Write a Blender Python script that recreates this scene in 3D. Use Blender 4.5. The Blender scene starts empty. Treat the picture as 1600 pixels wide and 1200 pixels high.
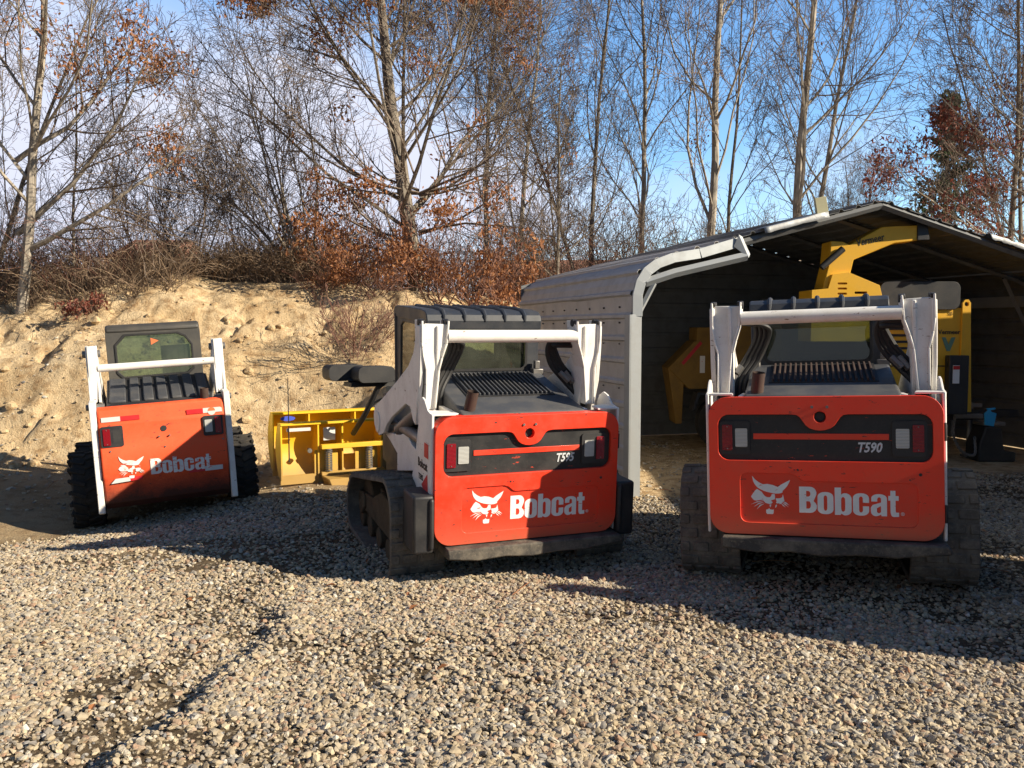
import bpy, bmesh, math, random
import numpy as np
from mathutils import Vector, Matrix, Euler
from mathutils.geometry import tessellate_polygon
random.seed(7); np.random.seed(7)
PI = math.pi; rad = math.radians
scene = bpy.context.scene
COL = scene.collection

# ------------------------------------------------------------------ camera, sky, sun, exposure
cam_d = bpy.data.cameras.new('camera'); cam = bpy.data.objects.new('camera', cam_d); COL.objects.link(cam)
cam.location = (0, 0, 1.65); cam.rotation_euler = (rad(90 - 3.8), 0, 0)
cam_d.sensor_width = 36; cam_d.lens = 36 * 1330 / 1600; cam_d.clip_start = 0.05; cam_d.clip_end = 3000
scene.camera = cam

SUN_AZ, SUN_EL = rad(70.5), rad(28.5)      # azimuth from -Y towards +X
world = bpy.data.worlds.new('World'); scene.world = world; world.use_nodes = True
wt = world.node_tree; wt.nodes.clear()
def wn(t): return wt.nodes.new(t)
sky = wn('ShaderNodeTexSky'); sky.sky_type = 'NISHITA'; sky.sun_disc = False
sky.sun_elevation = SUN_EL; sky.sun_rotation = PI - SUN_AZ; sky.air_density = 1.0; sky.dust_density = 0.0; sky.ozone_density = 3.5
tc = wn('ShaderNodeTexCoord'); sep = wn('ShaderNodeSeparateXYZ'); wt.links.new(tc.outputs['Generated'], sep.inputs[0])
mp = wn('ShaderNodeMapping'); mp.inputs['Scale'].default_value = (1.6, 1.6, 4.5); wt.links.new(tc.outputs['Generated'], mp.inputs[0])
nz = wn('ShaderNodeTexNoise'); nz.inputs['Scale'].default_value = 1.1; nz.inputs['Detail'].default_value = 7; nz.inputs['Roughness'].default_value = .52; nz.inputs['Distortion'].default_value = .5
wt.links.new(mp.outputs[0], nz.inputs[0])
def wmath(op, a, b=None, clamp=False):
    n = wn('ShaderNodeMath'); n.operation = op; n.use_clamp = clamp
    for i, v in enumerate((a, b)):
        if v is None: continue
        if isinstance(v, (int, float)): n.inputs[i].default_value = v
        else: wt.links.new(v, n.inputs[i])
    return n.outputs[0]
zz = wmath('MULTIPLY', sep.outputs['Z'], -1.9)
xx = wmath('MULTIPLY', sep.outputs['X'], -1.05)
s_ = wmath('ADD', wmath('ADD', zz, xx), wmath('MULTIPLY', nz.outputs['Fac'], 2.4))
mask = wmath('MULTIPLY', wmath('ADD', s_, -.72), 1.7, True)
cmx = wn('ShaderNodeMix'); cmx.data_type = 'RGBA'; wt.links.new(mask, cmx.inputs['Factor'])
wt.links.new(sky.outputs[0], cmx.inputs['A']); cmx.inputs['B'].default_value = (3.5, 3.65, 4.3, 1)
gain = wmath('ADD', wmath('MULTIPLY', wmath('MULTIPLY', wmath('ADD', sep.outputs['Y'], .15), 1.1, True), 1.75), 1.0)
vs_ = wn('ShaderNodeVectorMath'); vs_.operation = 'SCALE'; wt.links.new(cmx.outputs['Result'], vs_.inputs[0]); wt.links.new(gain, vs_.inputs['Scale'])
hs_ = wn('ShaderNodeHueSaturation'); hs_.inputs['Saturation'].default_value = 1.12; wt.links.new(vs_.outputs[0], hs_.inputs['Color'])
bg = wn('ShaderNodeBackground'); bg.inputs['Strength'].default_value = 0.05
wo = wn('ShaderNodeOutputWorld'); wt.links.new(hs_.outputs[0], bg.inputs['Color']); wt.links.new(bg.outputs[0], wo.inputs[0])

sd = bpy.data.lights.new('sun', 'SUN'); sd.energy = 5.0; sd.angle = rad(0.5); sd.color = (1.0, 0.88, 0.69)
sun = bpy.data.objects.new('sun', sd); COL.objects.link(sun)
sv = Vector((math.sin(SUN_AZ) * math.cos(SUN_EL), -math.cos(SUN_AZ) * math.cos(SUN_EL), math.sin(SUN_EL)))
sun.rotation_euler = sv.to_track_quat('Z', 'Y').to_euler(); sun.location = sv * 30
scene.view_settings.view_transform = 'Standard'; scene.view_settings.look = 'None'; scene.view_settings.gamma = 1
scene.view_settings.exposure = 0.84

# ------------------------------------------------------------------ numeric noise
def _hash(ix, iy, seed):
    n = (ix.astype(np.int64) * 374761393 + iy.astype(np.int64) * 668265263 + seed * 1274126177) & 0xffffffff
    n = ((n ^ (n >> 13)) * 1274126177) & 0xffffffff
    return ((n ^ (n >> 16)) & 0xffff) / 65535.0
def vnoise(x, y, seed=0):
    ix, iy = np.floor(x), np.floor(y); fx, fy = x - ix, y - iy
    fx = fx * fx * (3 - 2 * fx); fy = fy * fy * (3 - 2 * fy)
    a = _hash(ix, iy, seed); b = _hash(ix + 1, iy, seed); c = _hash(ix, iy + 1, seed); d = _hash(ix + 1, iy + 1, seed)
    return (a * (1 - fx) + b * fx) * (1 - fy) + (c * (1 - fx) + d * fx) * fy
def fbm(x, y, oct=4, seed=0, ridge=False):
    s = 0; a = .5
    for o in range(oct):
        n = vnoise(x * 2 ** o + 17.3 * o, y * 2 ** o - 9.1 * o, seed + o)
        if ridge: n = 1 - abs(2 * n - 1)
        s = s + a * n; a *= .5
    return s
def sstep(a, b, x):
    t = np.clip((x - a) / (b - a), 0, 1); return t * t * (3 - 2 * t)
def gauss(x, y, cx, cy, rx, ry=None):
    ry = ry or rx; return np.exp(-((x - cx) / rx) ** 2 - ((y - cy) / ry) ** 2)

def hbank(x, y):
    """base (0) to crest (1) profile and the crest height"""
    yb = 10.9 + 3.4 * sstep(-1.8, .6, x) + .35 * (vnoise(x * .7, x * 0 + 3, 5) - .5) * 2
    t = (y - yb) / 3.3
    prof = 0.55 * sstep(0, .42, t) + .45 * sstep(.35, 1.0, t)
    crest = 2.45 + .15 * (vnoise(x * .45, y * .2, 8) - .5) - .3 * sstep(-3.2, -1.2, x) - .25 * sstep(-5.6, -7.2, x)
    return t, prof * crest
def height(x, y):
    x = np.asarray(x, float); y = np.asarray(y, float)
    h = -.08 * sstep(2.5, 5.5, y) + .05 * sstep(8, 10, y)
    h = h - .20 * gauss(x, y, -4.0, 8.9, 1.5, 1.7) - .06 * gauss(x, y, -.6, 6.9, 1.6) - .15 * gauss(x, y, -4.6, 7.0, 1.2) + .09 * gauss(x, y, -2.3, 8.7, .8, .55)
    h = h + .05 * gauss(x, y, 2.1, 5.25, .5, .3) + .07 * gauss(x, y, -3.2, 6.35, .55, .28)
    near = 1 - sstep(9.5, 11, y)
    h = h + near * (.07 * (fbm(x * .9, y * .9, 3, 11) - .45) + .025 * (fbm(x * 3.5, y * 3.5, 3, 21) - .45))
    # wheel rut running away from the camera in the foreground
    rx = -1.45 + .16 * np.sin(y * 1.7) + .22 * (vnoise(y * 2.2, y * 0, 3) - .5) + (y - 4) * -.03
    m = (1 - sstep(5.0, 5.6, y)) * (.25 + .75 * vnoise(y * 1.6, y * 0 + 4, 9))
    h = h - .055 * m * np.exp(-((x - rx + .10) / .13) ** 2) + .045 * m * np.exp(-((x - rx - .12) / .12) ** 2)
    t, b = hbank(x, y)
    inb = sstep(-.05, .25, t) * (1 - .75 * sstep(.95, 1.3, t))
    rough = .34 * (fbm(x * .9 + .4 * fbm(x, y, 2, 77), y * 1.5, 5, 31, True) - .55) + .12 * (fbm(x * 1.9, y * 3.4, 5, 41) - .47)
    cl_ = np.clip(fbm(x * .9 + .8 * fbm(x * 2, y * 2, 2, 13), y * 1.3, 4, 71, True) - .70, 0, 1) * -1.6
    rough = rough + cl_ * .6
    step = .22 * (fbm(x * .6, y * 2.6, 3, 61) - .45)
    h = h + b + inb * (rough + step)
    return h + .25 * sstep(16, 30, y) * (fbm(x * .1, y * .1, 3, 5) - .4)
def hz(x, y): return float(height(np.array([x]), np.array([y]))[0])

# ------------------------------------------------------------------ materials
MATS = {}
def newmat(name):
    m = bpy.data.materials.new(name); m.use_nodes = True; MATS[name] = m
    nt = m.node_tree; b = nt.nodes['Principled BSDF']; return m, nt, b
def N(nt, t, **kw):
    n = nt.nodes.new(t)
    for k, v in kw.items():
        if k in n.inputs: n.inputs[k].default_value = v
        else: setattr(n, k, v)
    return n
def L(nt, a, b): nt.links.new(a, b)
def coords(nt, kind='Object', rnd=True, scale=(1, 1, 1)):
    t = N(nt, 'ShaderNodeTexCoord'); m = N(nt, 'ShaderNodeMapping'); m.inputs['Scale'].default_value = scale
    L(nt, t.outputs[kind], m.inputs[0])
    if rnd:
        oi = N(nt, 'ShaderNodeObjectInfo'); mu = N(nt, 'ShaderNodeMath', operation='MULTIPLY'); mu.inputs[1].default_value = 37.
        L(nt, oi.outputs['Random'], mu.inputs[0]); cb = N(nt, 'ShaderNodeCombineXYZ')
        for i in range(3): L(nt, mu.outputs[0], cb.inputs[i])
        L(nt, cb.outputs[0], m.inputs['Location'])
    return m.outputs[0]
def noise(nt, vec, scale, detail=4, rough=.55):
    n = N(nt, 'ShaderNodeTexNoise'); n.inputs['Scale'].default_value = scale; n.inputs['Detail'].default_value = detail; n.inputs['Roughness'].default_value = rough
    L(nt, vec, n.inputs['Vector']); return n.outputs['Fac']
def mrange(nt, v, a, b, c=0, d=1):
    n = N(nt, 'ShaderNodeMapRange'); L(nt, v, n.inputs[0])
    for i, x in enumerate((a, b, c, d)): n.inputs[1 + i].default_value = x
    return n.outputs[0]
def mix(nt, fac, A, B, blend='MIX'):
    n = N(nt, 'ShaderNodeMix', data_type='RGBA', blend_type=blend)
    for key, v in (('Factor', fac), ('A', A), ('B', B)):
        s = n.inputs[key]
        if isinstance(v, (int, float)): s.default_value = v
        elif isinstance(v, tuple): s.default_value = v + (1,) if len(v) == 3 else v
        else: L(nt, v, s)
    return n.outputs['Result']
def bump(nt, b, h, strength, dist=.01):
    n = N(nt, 'ShaderNodeBump'); n.inputs['Strength'].default_value = strength; n.inputs['Distance'].default_value = dist
    L(nt, h, n.inputs['Height']); L(nt, n.outputs[0], b.inputs['Normal'])
def paint(name, col, rough=.4, dust=.35, dustcol=(.30, .25, .19), scratch=.0, scrcol=(.03, .025, .02), spec=.5, metal=0, coat=0, bmp=.04, mudz=None, dscale=5.):
    m, nt, b = newmat(name); v = coords(nt)
    n1 = noise(nt, v, dscale, 6, .65); n2 = noise(nt, v, 70, 3)
    c = mix(nt, mrange(nt, n1, .45, .8, 0, dust), col, dustcol)
    c = mix(nt, mrange(nt, n2, .55, .75, 0, dust * .5), c, dustcol)
    if scratch:
        vs = coords(nt, scale=(1, 1, 3.5)); n3 = noise(nt, vs, 11, 9, .72)
        c = mix(nt, mrange(nt, n3, .705 - scratch * .08, .725 - scratch * .08), c, scrcol)
    if mudz:
        tcn = N(nt, 'ShaderNodeTexCoord'); sp = N(nt, 'ShaderNodeSeparateXYZ'); L(nt, tcn.outputs['Object'], sp.inputs[0])
        ad = N(nt, 'ShaderNodeMath', operation='MULTIPLY_ADD'); L(nt, n1, ad.inputs[0]); ad.inputs[1].default_value = .32; L(nt, sp.outputs['Z'], ad.inputs[2])
        a2 = N(nt, 'ShaderNodeMath', operation='MULTIPLY_ADD'); L(nt, n2, a2.inputs[0]); a2.inputs[1].default_value = .12; L(nt, ad.outputs[0], a2.inputs[2])
        c = mix(nt, mrange(nt, a2.outputs[0], mudz[0], mudz[1], .95, 0), c, mudz[2])
    L(nt, c, b.inputs['Base Color']); b.inputs['Metallic'].default_value = metal
    L(nt, mrange(nt, n1, .3, .8, rough, min(1, rough + .35)), b.inputs['Roughness'])
    b.inputs['Specular IOR Level'].default_value = spec
    if coat: b.inputs['Coat Weight'].default_value = coat; b.inputs['Coat Roughness'].default_value = .15
    bump(nt, b, n1, bmp, .02); return m
ORANGE = paint('orange_red_paint', (.82, .036, .008), .38, .26, (.36, .16, .09), .95, coat=.25, mudz=(.50, .78, (.40, .12, .06)))
ORANGE_OLD = paint('faded_orange_paint', (.82, .085, .018), .55, .34, (.42, .19, .09), 1.0, mudz=(.55, .80, (.035, .02, .014)))
WHITE = paint('white_paint', (.78, .76, .72), .4, .38, (.38, .31, .22), .85, (.16, .07, .03))
DGREY = paint('dark_grey_hood', (.055, .058, .065), .42, .45, (.16, .145, .12), 0)
ROOF = paint('cab_roof_plastic', (.03, .034, .042), .38, .35, (.11, .1, .09), .1, (.2, .2, .2))
CABG = paint('cab_grey_paint', (.05, .047, .042), .45, .35, (.14, .12, .09), 0)
BLACK = paint('black_decal', (.014, .014, .015), .42, .32, (.09, .08, .07), 1.0, (.55, .05, .015))
BLACKM = paint('black_metal', (.018, .018, .02), .45, .3, (.1, .09, .075))
RUBBER = paint('muddy_rubber', (.11, .10, .086), .9, .95, (.25, .222, .18), spec=.25, bmp=.5, dscale=9)
TYRE = paint('black_rubber', (.022, .021, .02), .75, .6, (.10, .082, .06), spec=.3, bmp=.3)
MUD = paint('caked_mud', (.10, .078, .052), .95, .6, (.03, .025, .02), spec=.1, bmp=1., dscale=8)
HOSE = paint('hose_rubber', (.016, .016, .017), .5, .3, (.08, .07, .06), spec=.4)
STEEL = paint('scuffed_steel', (.22, .21, .2), .4, .4, (.15, .12, .09), metal=.7)
BUMPER = paint('dusty_black_steel', (.05, .045, .04), .7, .95, (.24, .205, .155), bmp=.4, dscale=6)
RUST = paint('rusty_pipe', (.045, .026, .02), .75, .6, (.10, .06, .04), bmp=.2)
YELLOW = paint('yellow_plow_paint', (.83, .50, .012), .38, .22, (.36, .22, .06), .3, mudz=(.30, .72, (.38, .24, .08)))
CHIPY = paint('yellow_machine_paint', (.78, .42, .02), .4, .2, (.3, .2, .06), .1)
GALV = paint('galvanised_trim', (.36, .38, .39), .5, .35, (.3, .27, .22), .15, metal=.35)
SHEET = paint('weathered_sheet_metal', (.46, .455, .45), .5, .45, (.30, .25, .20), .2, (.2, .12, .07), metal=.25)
SHEETIN = paint('shaded_sheet_metal', (.16, .165, .168), .55, .4, (.05, .045, .04), metal=.2)  # darker copy of the carport sheet, interior shade put into its colour
FLASH = paint('crumpled_flashing', (.30, .31, .32), .45, .3, (.3, .26, .2), metal=.6, bmp=.3)
WOODY = paint('yellow_board', (.45, .42, .26), .7, .4)
RED = paint('red_reflector_tape', (.55, .015, .02), .35, .1, (.3, .05, .04), .3, (.5, .3, .25))
WTAPE = paint('white_reflector_tape', (.62, .62, .60), .4, .2, (.35, .28, .2), .35, (.6, .07, .03))
BLUE = paint('blue_plastic', (.02, .34, .62), .5, .1)
STICK = paint('blue_sticker', (.03, .07, .5), .5, .1)
WDECAL = paint('white_decal', (.80, .80, .78), .45, .1, (.6, .1, .05), 1.0, (.62, .03, .012))
WDECAL_OLD = paint('worn_white_decal', (.76, .74, .70), .5, .2, (.6, .15, .06), 1.8, (.68, .055, .015))
GRYTXT = paint('silver_lettering', (.62, .64, .66), .4, .1)
ORTRI = paint('orange_sticker', (.75, .16, .05), .6, .1)
GREENV = paint('green_emblem', (.12, .25, .18), .4, .1)
WOODH = paint('house_siding', (.28, .12, .07), .8, .3)
def lens(name, col, rough=.12, ribs=220):
    m, nt, b = newmat(name); v = coords(nt, rnd=False)
    w = N(nt, 'ShaderNodeTexWave', wave_type='BANDS', bands_direction='Z'); w.inputs['Scale'].default_value = ribs / 6.28; L(nt, v, w.inputs[0])
    L(nt, mix(nt, w.outputs['Fac'], col, tuple(c * .55 for c in col)), b.inputs['Base Color'])
    b.inputs['Roughness'].default_value = rough; b.inputs['Coat Weight'].default_value = .6; bump(nt, b, w.outputs['Fac'], .5, .004); return m
REDLENS = lens('red_lens', (.30, .006, .012)); CLEARLENS = lens('clear_lens', (.62, .62, .58))
def glass():
    m, nt, b = newmat('tinted_glass'); nt.nodes.remove(b)
    out = nt.nodes['Material Output']; tr = N(nt, 'ShaderNodeBsdfTransparent'); tr.inputs[0].default_value = (.40, .50, .40, 1)
    gl = N(nt, 'ShaderNodeBsdfGlossy'); gl.inputs['Roughness'].default_value = .03
    df = N(nt, 'ShaderNodeBsdfDiffuse'); df.inputs[0].default_value = (.2, .22, .17, 1)
    fr = N(nt, 'ShaderNodeFresnel'); fr.inputs[0].default_value = 1.5
    ms = N(nt, 'ShaderNodeMixShader'); L(nt, mrange(nt, fr.outputs[0], 0, 1, .06, 1), ms.inputs[0]); L(nt, tr.outputs[0], ms.inputs[1]); L(nt, gl.outputs[0], ms.inputs[2])
    m2 = N(nt, 'ShaderNodeMixShader'); v = coords(nt); L(nt, mrange(nt, noise(nt, v, 6, 4), .3, .8, .06, .25), m2.inputs[0]); L(nt, ms.outputs[0], m2.inputs[1]); L(nt, df.outputs[0], m2.inputs[2])
    L(nt, m2.outputs[0], out.inputs[0]); return m
GLASS = glass()
def bark(name, c1, c2):
    m, nt, b = newmat(name); v = coords(nt, scale=(1, 1, .3)); n = noise(nt, v, 14, 5, .65)
    L(nt, mix(nt, mrange(nt, n, .35, .7), c1, c2), b.inputs['Base Color']); b.inputs['Roughness'].default_value = .9; b.inputs['Specular IOR Level'].default_value = .2
    bump(nt, b, n, .6, .02); return m
BARK = bark('grey_bark', (.12, .10, .08), (.30, .26, .21)); BARKP = bark('pale_bark', (.20, .175, .145), (.50, .44, .36))
TWIG = bark('twig_bark', (.11, .085, .068), (.27, .21, .165)); TWIGR = bark('reddish_twigs', (.13, .06, .045), (.26, .15, .11))
BRUSHM = bark('dry_brush', (.14, .095, .065), (.34, .25, .17))
def leafmat(name, cols):
    m, nt, b = newmat(name); g = N(nt, 'ShaderNodeNewGeometry'); r = N(nt, 'ShaderNodeValToRGB'); L(nt, g.outputs['Random Per Island'], r.inputs[0])
    el = r.color_ramp.elements; el[0].color = cols[0] + (1,); el[1].color = cols[-1] + (1,)
    for i, c in enumerate(cols[1:-1]): e = el.new((i + 1) / (len(cols) - 1)); e.color = c + (1,)
    out = nt.nodes['Material Output']; L(nt, r.outputs[0], b.inputs['Base Color']); b.inputs['Roughness'].default_value = .6
    t = N(nt, 'ShaderNodeBsdfTranslucent'); L(nt, r.outputs[0], t.inputs[0]); ms = N(nt, 'ShaderNodeMixShader'); ms.inputs[0].default_value = .35
    L(nt, b.outputs[0], ms.inputs[1]); L(nt, t.outputs[0], ms.inputs[2]); L(nt, ms.outputs[0], out.inputs[0]); return m
OAKLEAF = leafmat('russet_oak_leaves', [(.17, .065, .032), (.42, .18, .07), (.27, .105, .042), (.54, .28, .13)])
REDLEAF = leafmat('dull_red_leaves', [(.12, .035, .025), (.24, .07, .045), (.18, .05, .03), (.30, .11, .07)])
PINE = leafmat('pine_needles', [(.03, .05, .02), (.05, .08, .03), (.07, .09, .035)])

def ground_mat():
    m, nt, b = newmat('sand_and_gravel')
    v = coords(nt, rnd=False); at = N(nt, 'ShaderNodeAttribute', attribute_name='gmask'); sp = N(nt, 'ShaderNodeSeparateColor'); L(nt, at.outputs['Color'], sp.inputs[0])
    n1 = noise(nt, v, 1.1, 8, .6); n2 = noise(nt, v, 7, 8, .65); n3 = noise(nt, v, 45, 6, .7)
    sand = mix(nt, mrange(nt, n1, .35, .65), (.55, .40, .225), (.70, .55, .35))
    sand = mix(nt, mrange(nt, n2, .46, .70), sand, (.30, .18, .085))
    sand = mix(nt, mrange(nt, n3, .60, .72), sand, (.70, .56, .38))
    dirt = mix(nt, mrange(nt, n2, .35, .7), (.085, .062, .04), (.20, .15, .095))
    vo = N(nt, 'ShaderNodeTexVoronoi', feature='F1'); vo.inputs['Scale'].default_value = 42; L(nt, v, vo.inputs['Vector'])
    cr = N(nt, 'ShaderNodeValToRGB'); spv = N(nt, 'ShaderNodeSeparateColor'); L(nt, vo.outputs['Color'], spv.inputs[0]); L(nt, spv.outputs[0], cr.inputs[0])
    for i, (p, c) in enumerate([(0, (.16, .13, .09)), (.3, (.34, .27, .17)), (.7, (.42, .35, .24)), (1, (.22, .2, .17))]):
        e = cr.color_ramp.elements[i] if i < 2 else cr.color_ramp.elements.new(p); e.position = p; e.color = c + (1,)
    grav = mix(nt, mrange(nt, vo.outputs['Distance'], .25, .55), cr.outputs[0], (.07, .052, .035))
    grav = mix(nt, mrange(nt, n2, .42, .58), grav, (.12, .088, .055))
    c = mix(nt, sp.outputs[1], sand, dirt); c = mix(nt, sp.outputs[0], c, grav)
    L(nt, c, b.inputs['Base Color']); b.inputs['Roughness'].default_value = .95; b.inputs['Specular IOR Level'].default_value = .1
    ad = N(nt, 'ShaderNodeMath', operation='ADD'); L(nt, n2, ad.inputs[0]); mu = N(nt, 'ShaderNodeMath', operation='MULTIPLY'); mu.inputs[1].default_value = .5; L(nt, n3, mu.inputs[0]); L(nt, mu.outputs[0], ad.inputs[1])
    bump(nt, b, ad.outputs[0], .9, .06); return m
GROUND = ground_mat()
def stone_mat():
    m, nt, b = newmat('mixed_pebbles'); oi = N(nt, 'ShaderNodeObjectInfo'); cr = N(nt, 'ShaderNodeValToRGB'); L(nt, oi.outputs['Random'], cr.inputs[0])
    cols = [(0, (.39, .31, .20)), (.16, (.53, .44, .30)), (.30, (.26, .205, .135)), (.44, (.42, .35, .245)), (.56, (.21, .195, .175)), (.66, (.56, .50, .39)), (.76, (.32, .20, .13)), (.86, (.38, .32, .23)), (.95, (.15, .15, .155)), (1, (.64, .60, .52))]
    for i, (p, c) in enumerate(cols):
        e = cr.color_ramp.elements[i] if i < 2 else cr.color_ramp.elements.new(p); e.position = p; e.color = c + (1,)
    v = coords(nt); n = noise(nt, v, 60, 4)
    L(nt, mix(nt, mrange(nt, n, .4, .75, 0, .45), cr.outputs[0], (.2, .15, .1)), b.inputs['Base Color']); b.inputs['Roughness'].default_value = .8; b.inputs['Specular IOR Level'].default_value = .3
    return m
STONE = stone_mat()

# ------------------------------------------------------------------ mesh helpers
def setp(o, label=None, cat=None, group=None, kind=None):
    if label: o['label'] = label
    if cat: o['category'] = cat
    if group: o['group'] = group
    if kind: o['kind'] = kind
    return o
class MB:
    def __init__(s): s.v = []; s.f = []
    def add(s, vs, fs):
        k = len(s.v); s.v += [tuple(p) for p in vs]; s.f += [tuple(i + k for i in f) for f in fs]; return s
    def box(s, a, b, M=None):
        (x0, y0, z0), (x1, y1, z1) = a, b
        vs = [(x0, y0, z0), (x1, y0, z0), (x1, y1, z0), (x0, y1, z0), (x0, y0, z1), (x1, y0, z1), (x1, y1, z1), (x0, y1, z1)]
        if M: vs = [M @ Vector(p) for p in vs]
        return s.add(vs, [(0, 3, 2, 1), (4, 5, 6, 7), (0, 1, 5, 4), (1, 2, 6, 5), (2, 3, 7, 6), (3, 0, 4, 7)])
    def cbox(s, c, d, rot=(0, 0, 0)):
        M = Matrix.Translation(c) @ Euler(rot).to_matrix().to_4x4(); h = [q / 2 for q in d]
        return s.box((-h[0], -h[1], -h[2]), (h[0], h[1], h[2]), M)
    def tube(s, pts, r, n=8, caps=True):
        pts = [Vector(p) for p in pts]; rr = r if isinstance(r, (list, tuple)) else [r] * len(pts)
        k = len(s.v); d0 = (pts[1] - pts[0]).normalized(); up = Vector((0, 0, 1)) if abs(d0.z) < .9 else Vector((1, 0, 0))
        x = d0.cross(up).normalized()
        for i, p in enumerate(pts):
            d = (pts[min(i + 1, len(pts) - 1)] - pts[max(i - 1, 0)]).normalized()
            x = (x - d * x.dot(d)).normalized(); y = d.cross(x)
            for j in range(n):
                a = 2 * PI * j / n; s.v.append(tuple(p + (x * math.cos(a) + y * math.sin(a)) * rr[i]))
        for i in range(len(pts) - 1):
            for j in range(n):
                a = k + i * n + j; b = k + i * n + (j + 1) % n; s.f.append((a, b, b + n, a + n))
        if caps: s.f.append(tuple(k + j for j in range(n))[::-1]); s.f.append(tuple(k + (len(pts) - 1) * n + j for j in range(n)))
        return s
    def plate(s, outer, holes, d0, d1, fn=lambda u, v, d: (u, d, v)):
        loops = [outer] + list(holes); flat = [p for l in loops for p in l]; k = len(s.v); n = len(flat)
        tris = tessellate_polygon([[Vector((p[0], p[1], 0)) for p in l] for l in loops])
        for d in (d0, d1): s.v += [fn(p[0], p[1], d) for p in flat]
        for t in tris: s.f.append(tuple(k + i for i in t)); s.f.append(tuple(k + n + i for i in t)[::-1])
        o = 0
        for l in loops:
            m = len(l)
            for i in range(m): a = k + o + i; b = k + o + (i + 1) % m; s.f.append((a, b, b + n, a + n))
            o += m
        return s
    def build(s, name, mat, parent=None, bevel=0, seg=2, smooth=True, ang=.55, recalc=True):
        me = bpy.data.meshes.new(name); me.from_pydata(s.v, [], s.f)
        if recalc:
            bm = bmesh.new(); bm.from_mesh(me); bmesh.ops.recalc_face_normals(bm, faces=bm.faces); bm.to_mesh(me); bm.free()
        me.materials.append(mat)
        if smooth: me.shade_smooth(); me.set_sharp_from_angle(angle=ang)
        o = bpy.data.objects.new(name, me); COL.objects.link(o)
        if parent: o.parent = parent
        if bevel:
            b = o.modifiers.new('bevel', 'BEVEL'); b.width = bevel; b.segments = seg; b.limit_method = 'ANGLE'; b.angle_limit = rad(35); b.harden_normals = False
        return o
SIDE = lambda u, v, d: (d, u, v)
def rr(x0, z0, x1, z1, r, n=6):
    out = []
    for cx, cz, a0 in ((x1 - r, z1 - r, 0), (x0 + r, z1 - r, 90), (x0 + r, z0 + r, 180), (x1 - r, z0 + r, 270)):
        for i in range(n + 1): a = rad(a0 + 90 * i / n); out.append((cx + r * math.cos(a), cz + r * math.sin(a)))
    return out
def circ(cx, cz, r, n=24): return [(cx + r * math.cos(2 * PI * i / n), cz + r * math.sin(2 * PI * i / n)) for i in range(n)]
def smoothp(pts, k=6):
    """Catmull-Rom through 3D points"""
    P = [Vector(p) for p in pts]; P = [P[0] * 2 - P[1]] + P + [P[-1] * 2 - P[-2]]; out = []
    for i in range(1, len(P) - 2):
        for j in range(k):
            t = j / k; a, b, c, d = P[i - 1:i + 3]
            out.append(.5 * ((2 * b) + (c - a) * t + (2 * a - 5 * b + 4 * c - d) * t * t + (3 * b - a - 3 * c + d) * t ** 3))
    out.append(P[-2]); return out
def hull(pts):
    pts = sorted(set(pts))
    def half(ps):
        h = []
        for p in ps:
            while len(h) > 1 and (h[-1][0] - h[-2][0]) * (p[1] - h[-2][1]) - (h[-1][1] - h[-2][1]) * (p[0] - h[-2][0]) <= 0: h.pop()
            h.append(p)
        return h[:-1]
    return half(pts) + half(pts[::-1])
def resample(loop, n):
    P = [Vector(p) for p in loop] + [Vector(loop[0])]; D = [0]
    for a, b in zip(P, P[1:]): D.append(D[-1] + (b - a).length)
    out = []; j = 0
    for i in range(n):
        t = D[-1] * i / n
        while D[j + 1] < t: j += 1
        out.append(P[j].lerp(P[j + 1], (t - D[j]) / max(1e-9, D[j + 1] - D[j])))
    return out, D[-1] / n
def empty(name, loc, rot=(0, 0, 0), mode='YXZ'):
    o = bpy.data.objects.new(name, None); COL.objects.link(o); o.location = loc; o.rotation_mode = mode; o.rotation_euler = rot; o.empty_display_size = .2; return o
def copy_tree(o, parent=None):
    c = o.copy(); COL.objects.link(c); c.parent = parent
    for ch in list(o.children): copy_tree(ch, c)
    return c
def text(name, s, size, mat, parent, loc, rot=(PI / 2, 0, 0), bold=.0, shear=0, ex=.001, sx=1.):
    cu = bpy.data.curves.new(name, 'FONT'); cu.body = s; cu.size = size; cu.offset = bold; cu.shear = shear; cu.extrude = ex; cu.resolution_u = 2
    t = bpy.data.objects.new('tmp', cu); me = bpy.data.meshes.new_from_object(t); bpy.data.objects.remove(t)
    me.transform(Matrix.Diagonal((sx, 1, 1, 1))); me.materials.clear(); me.materials.append(mat); me.name = name
    o = bpy.data.objects.new(name, me); COL.objects.link(o); o.parent = parent; o.location = loc; o.rotation_euler = rot; return o

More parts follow.
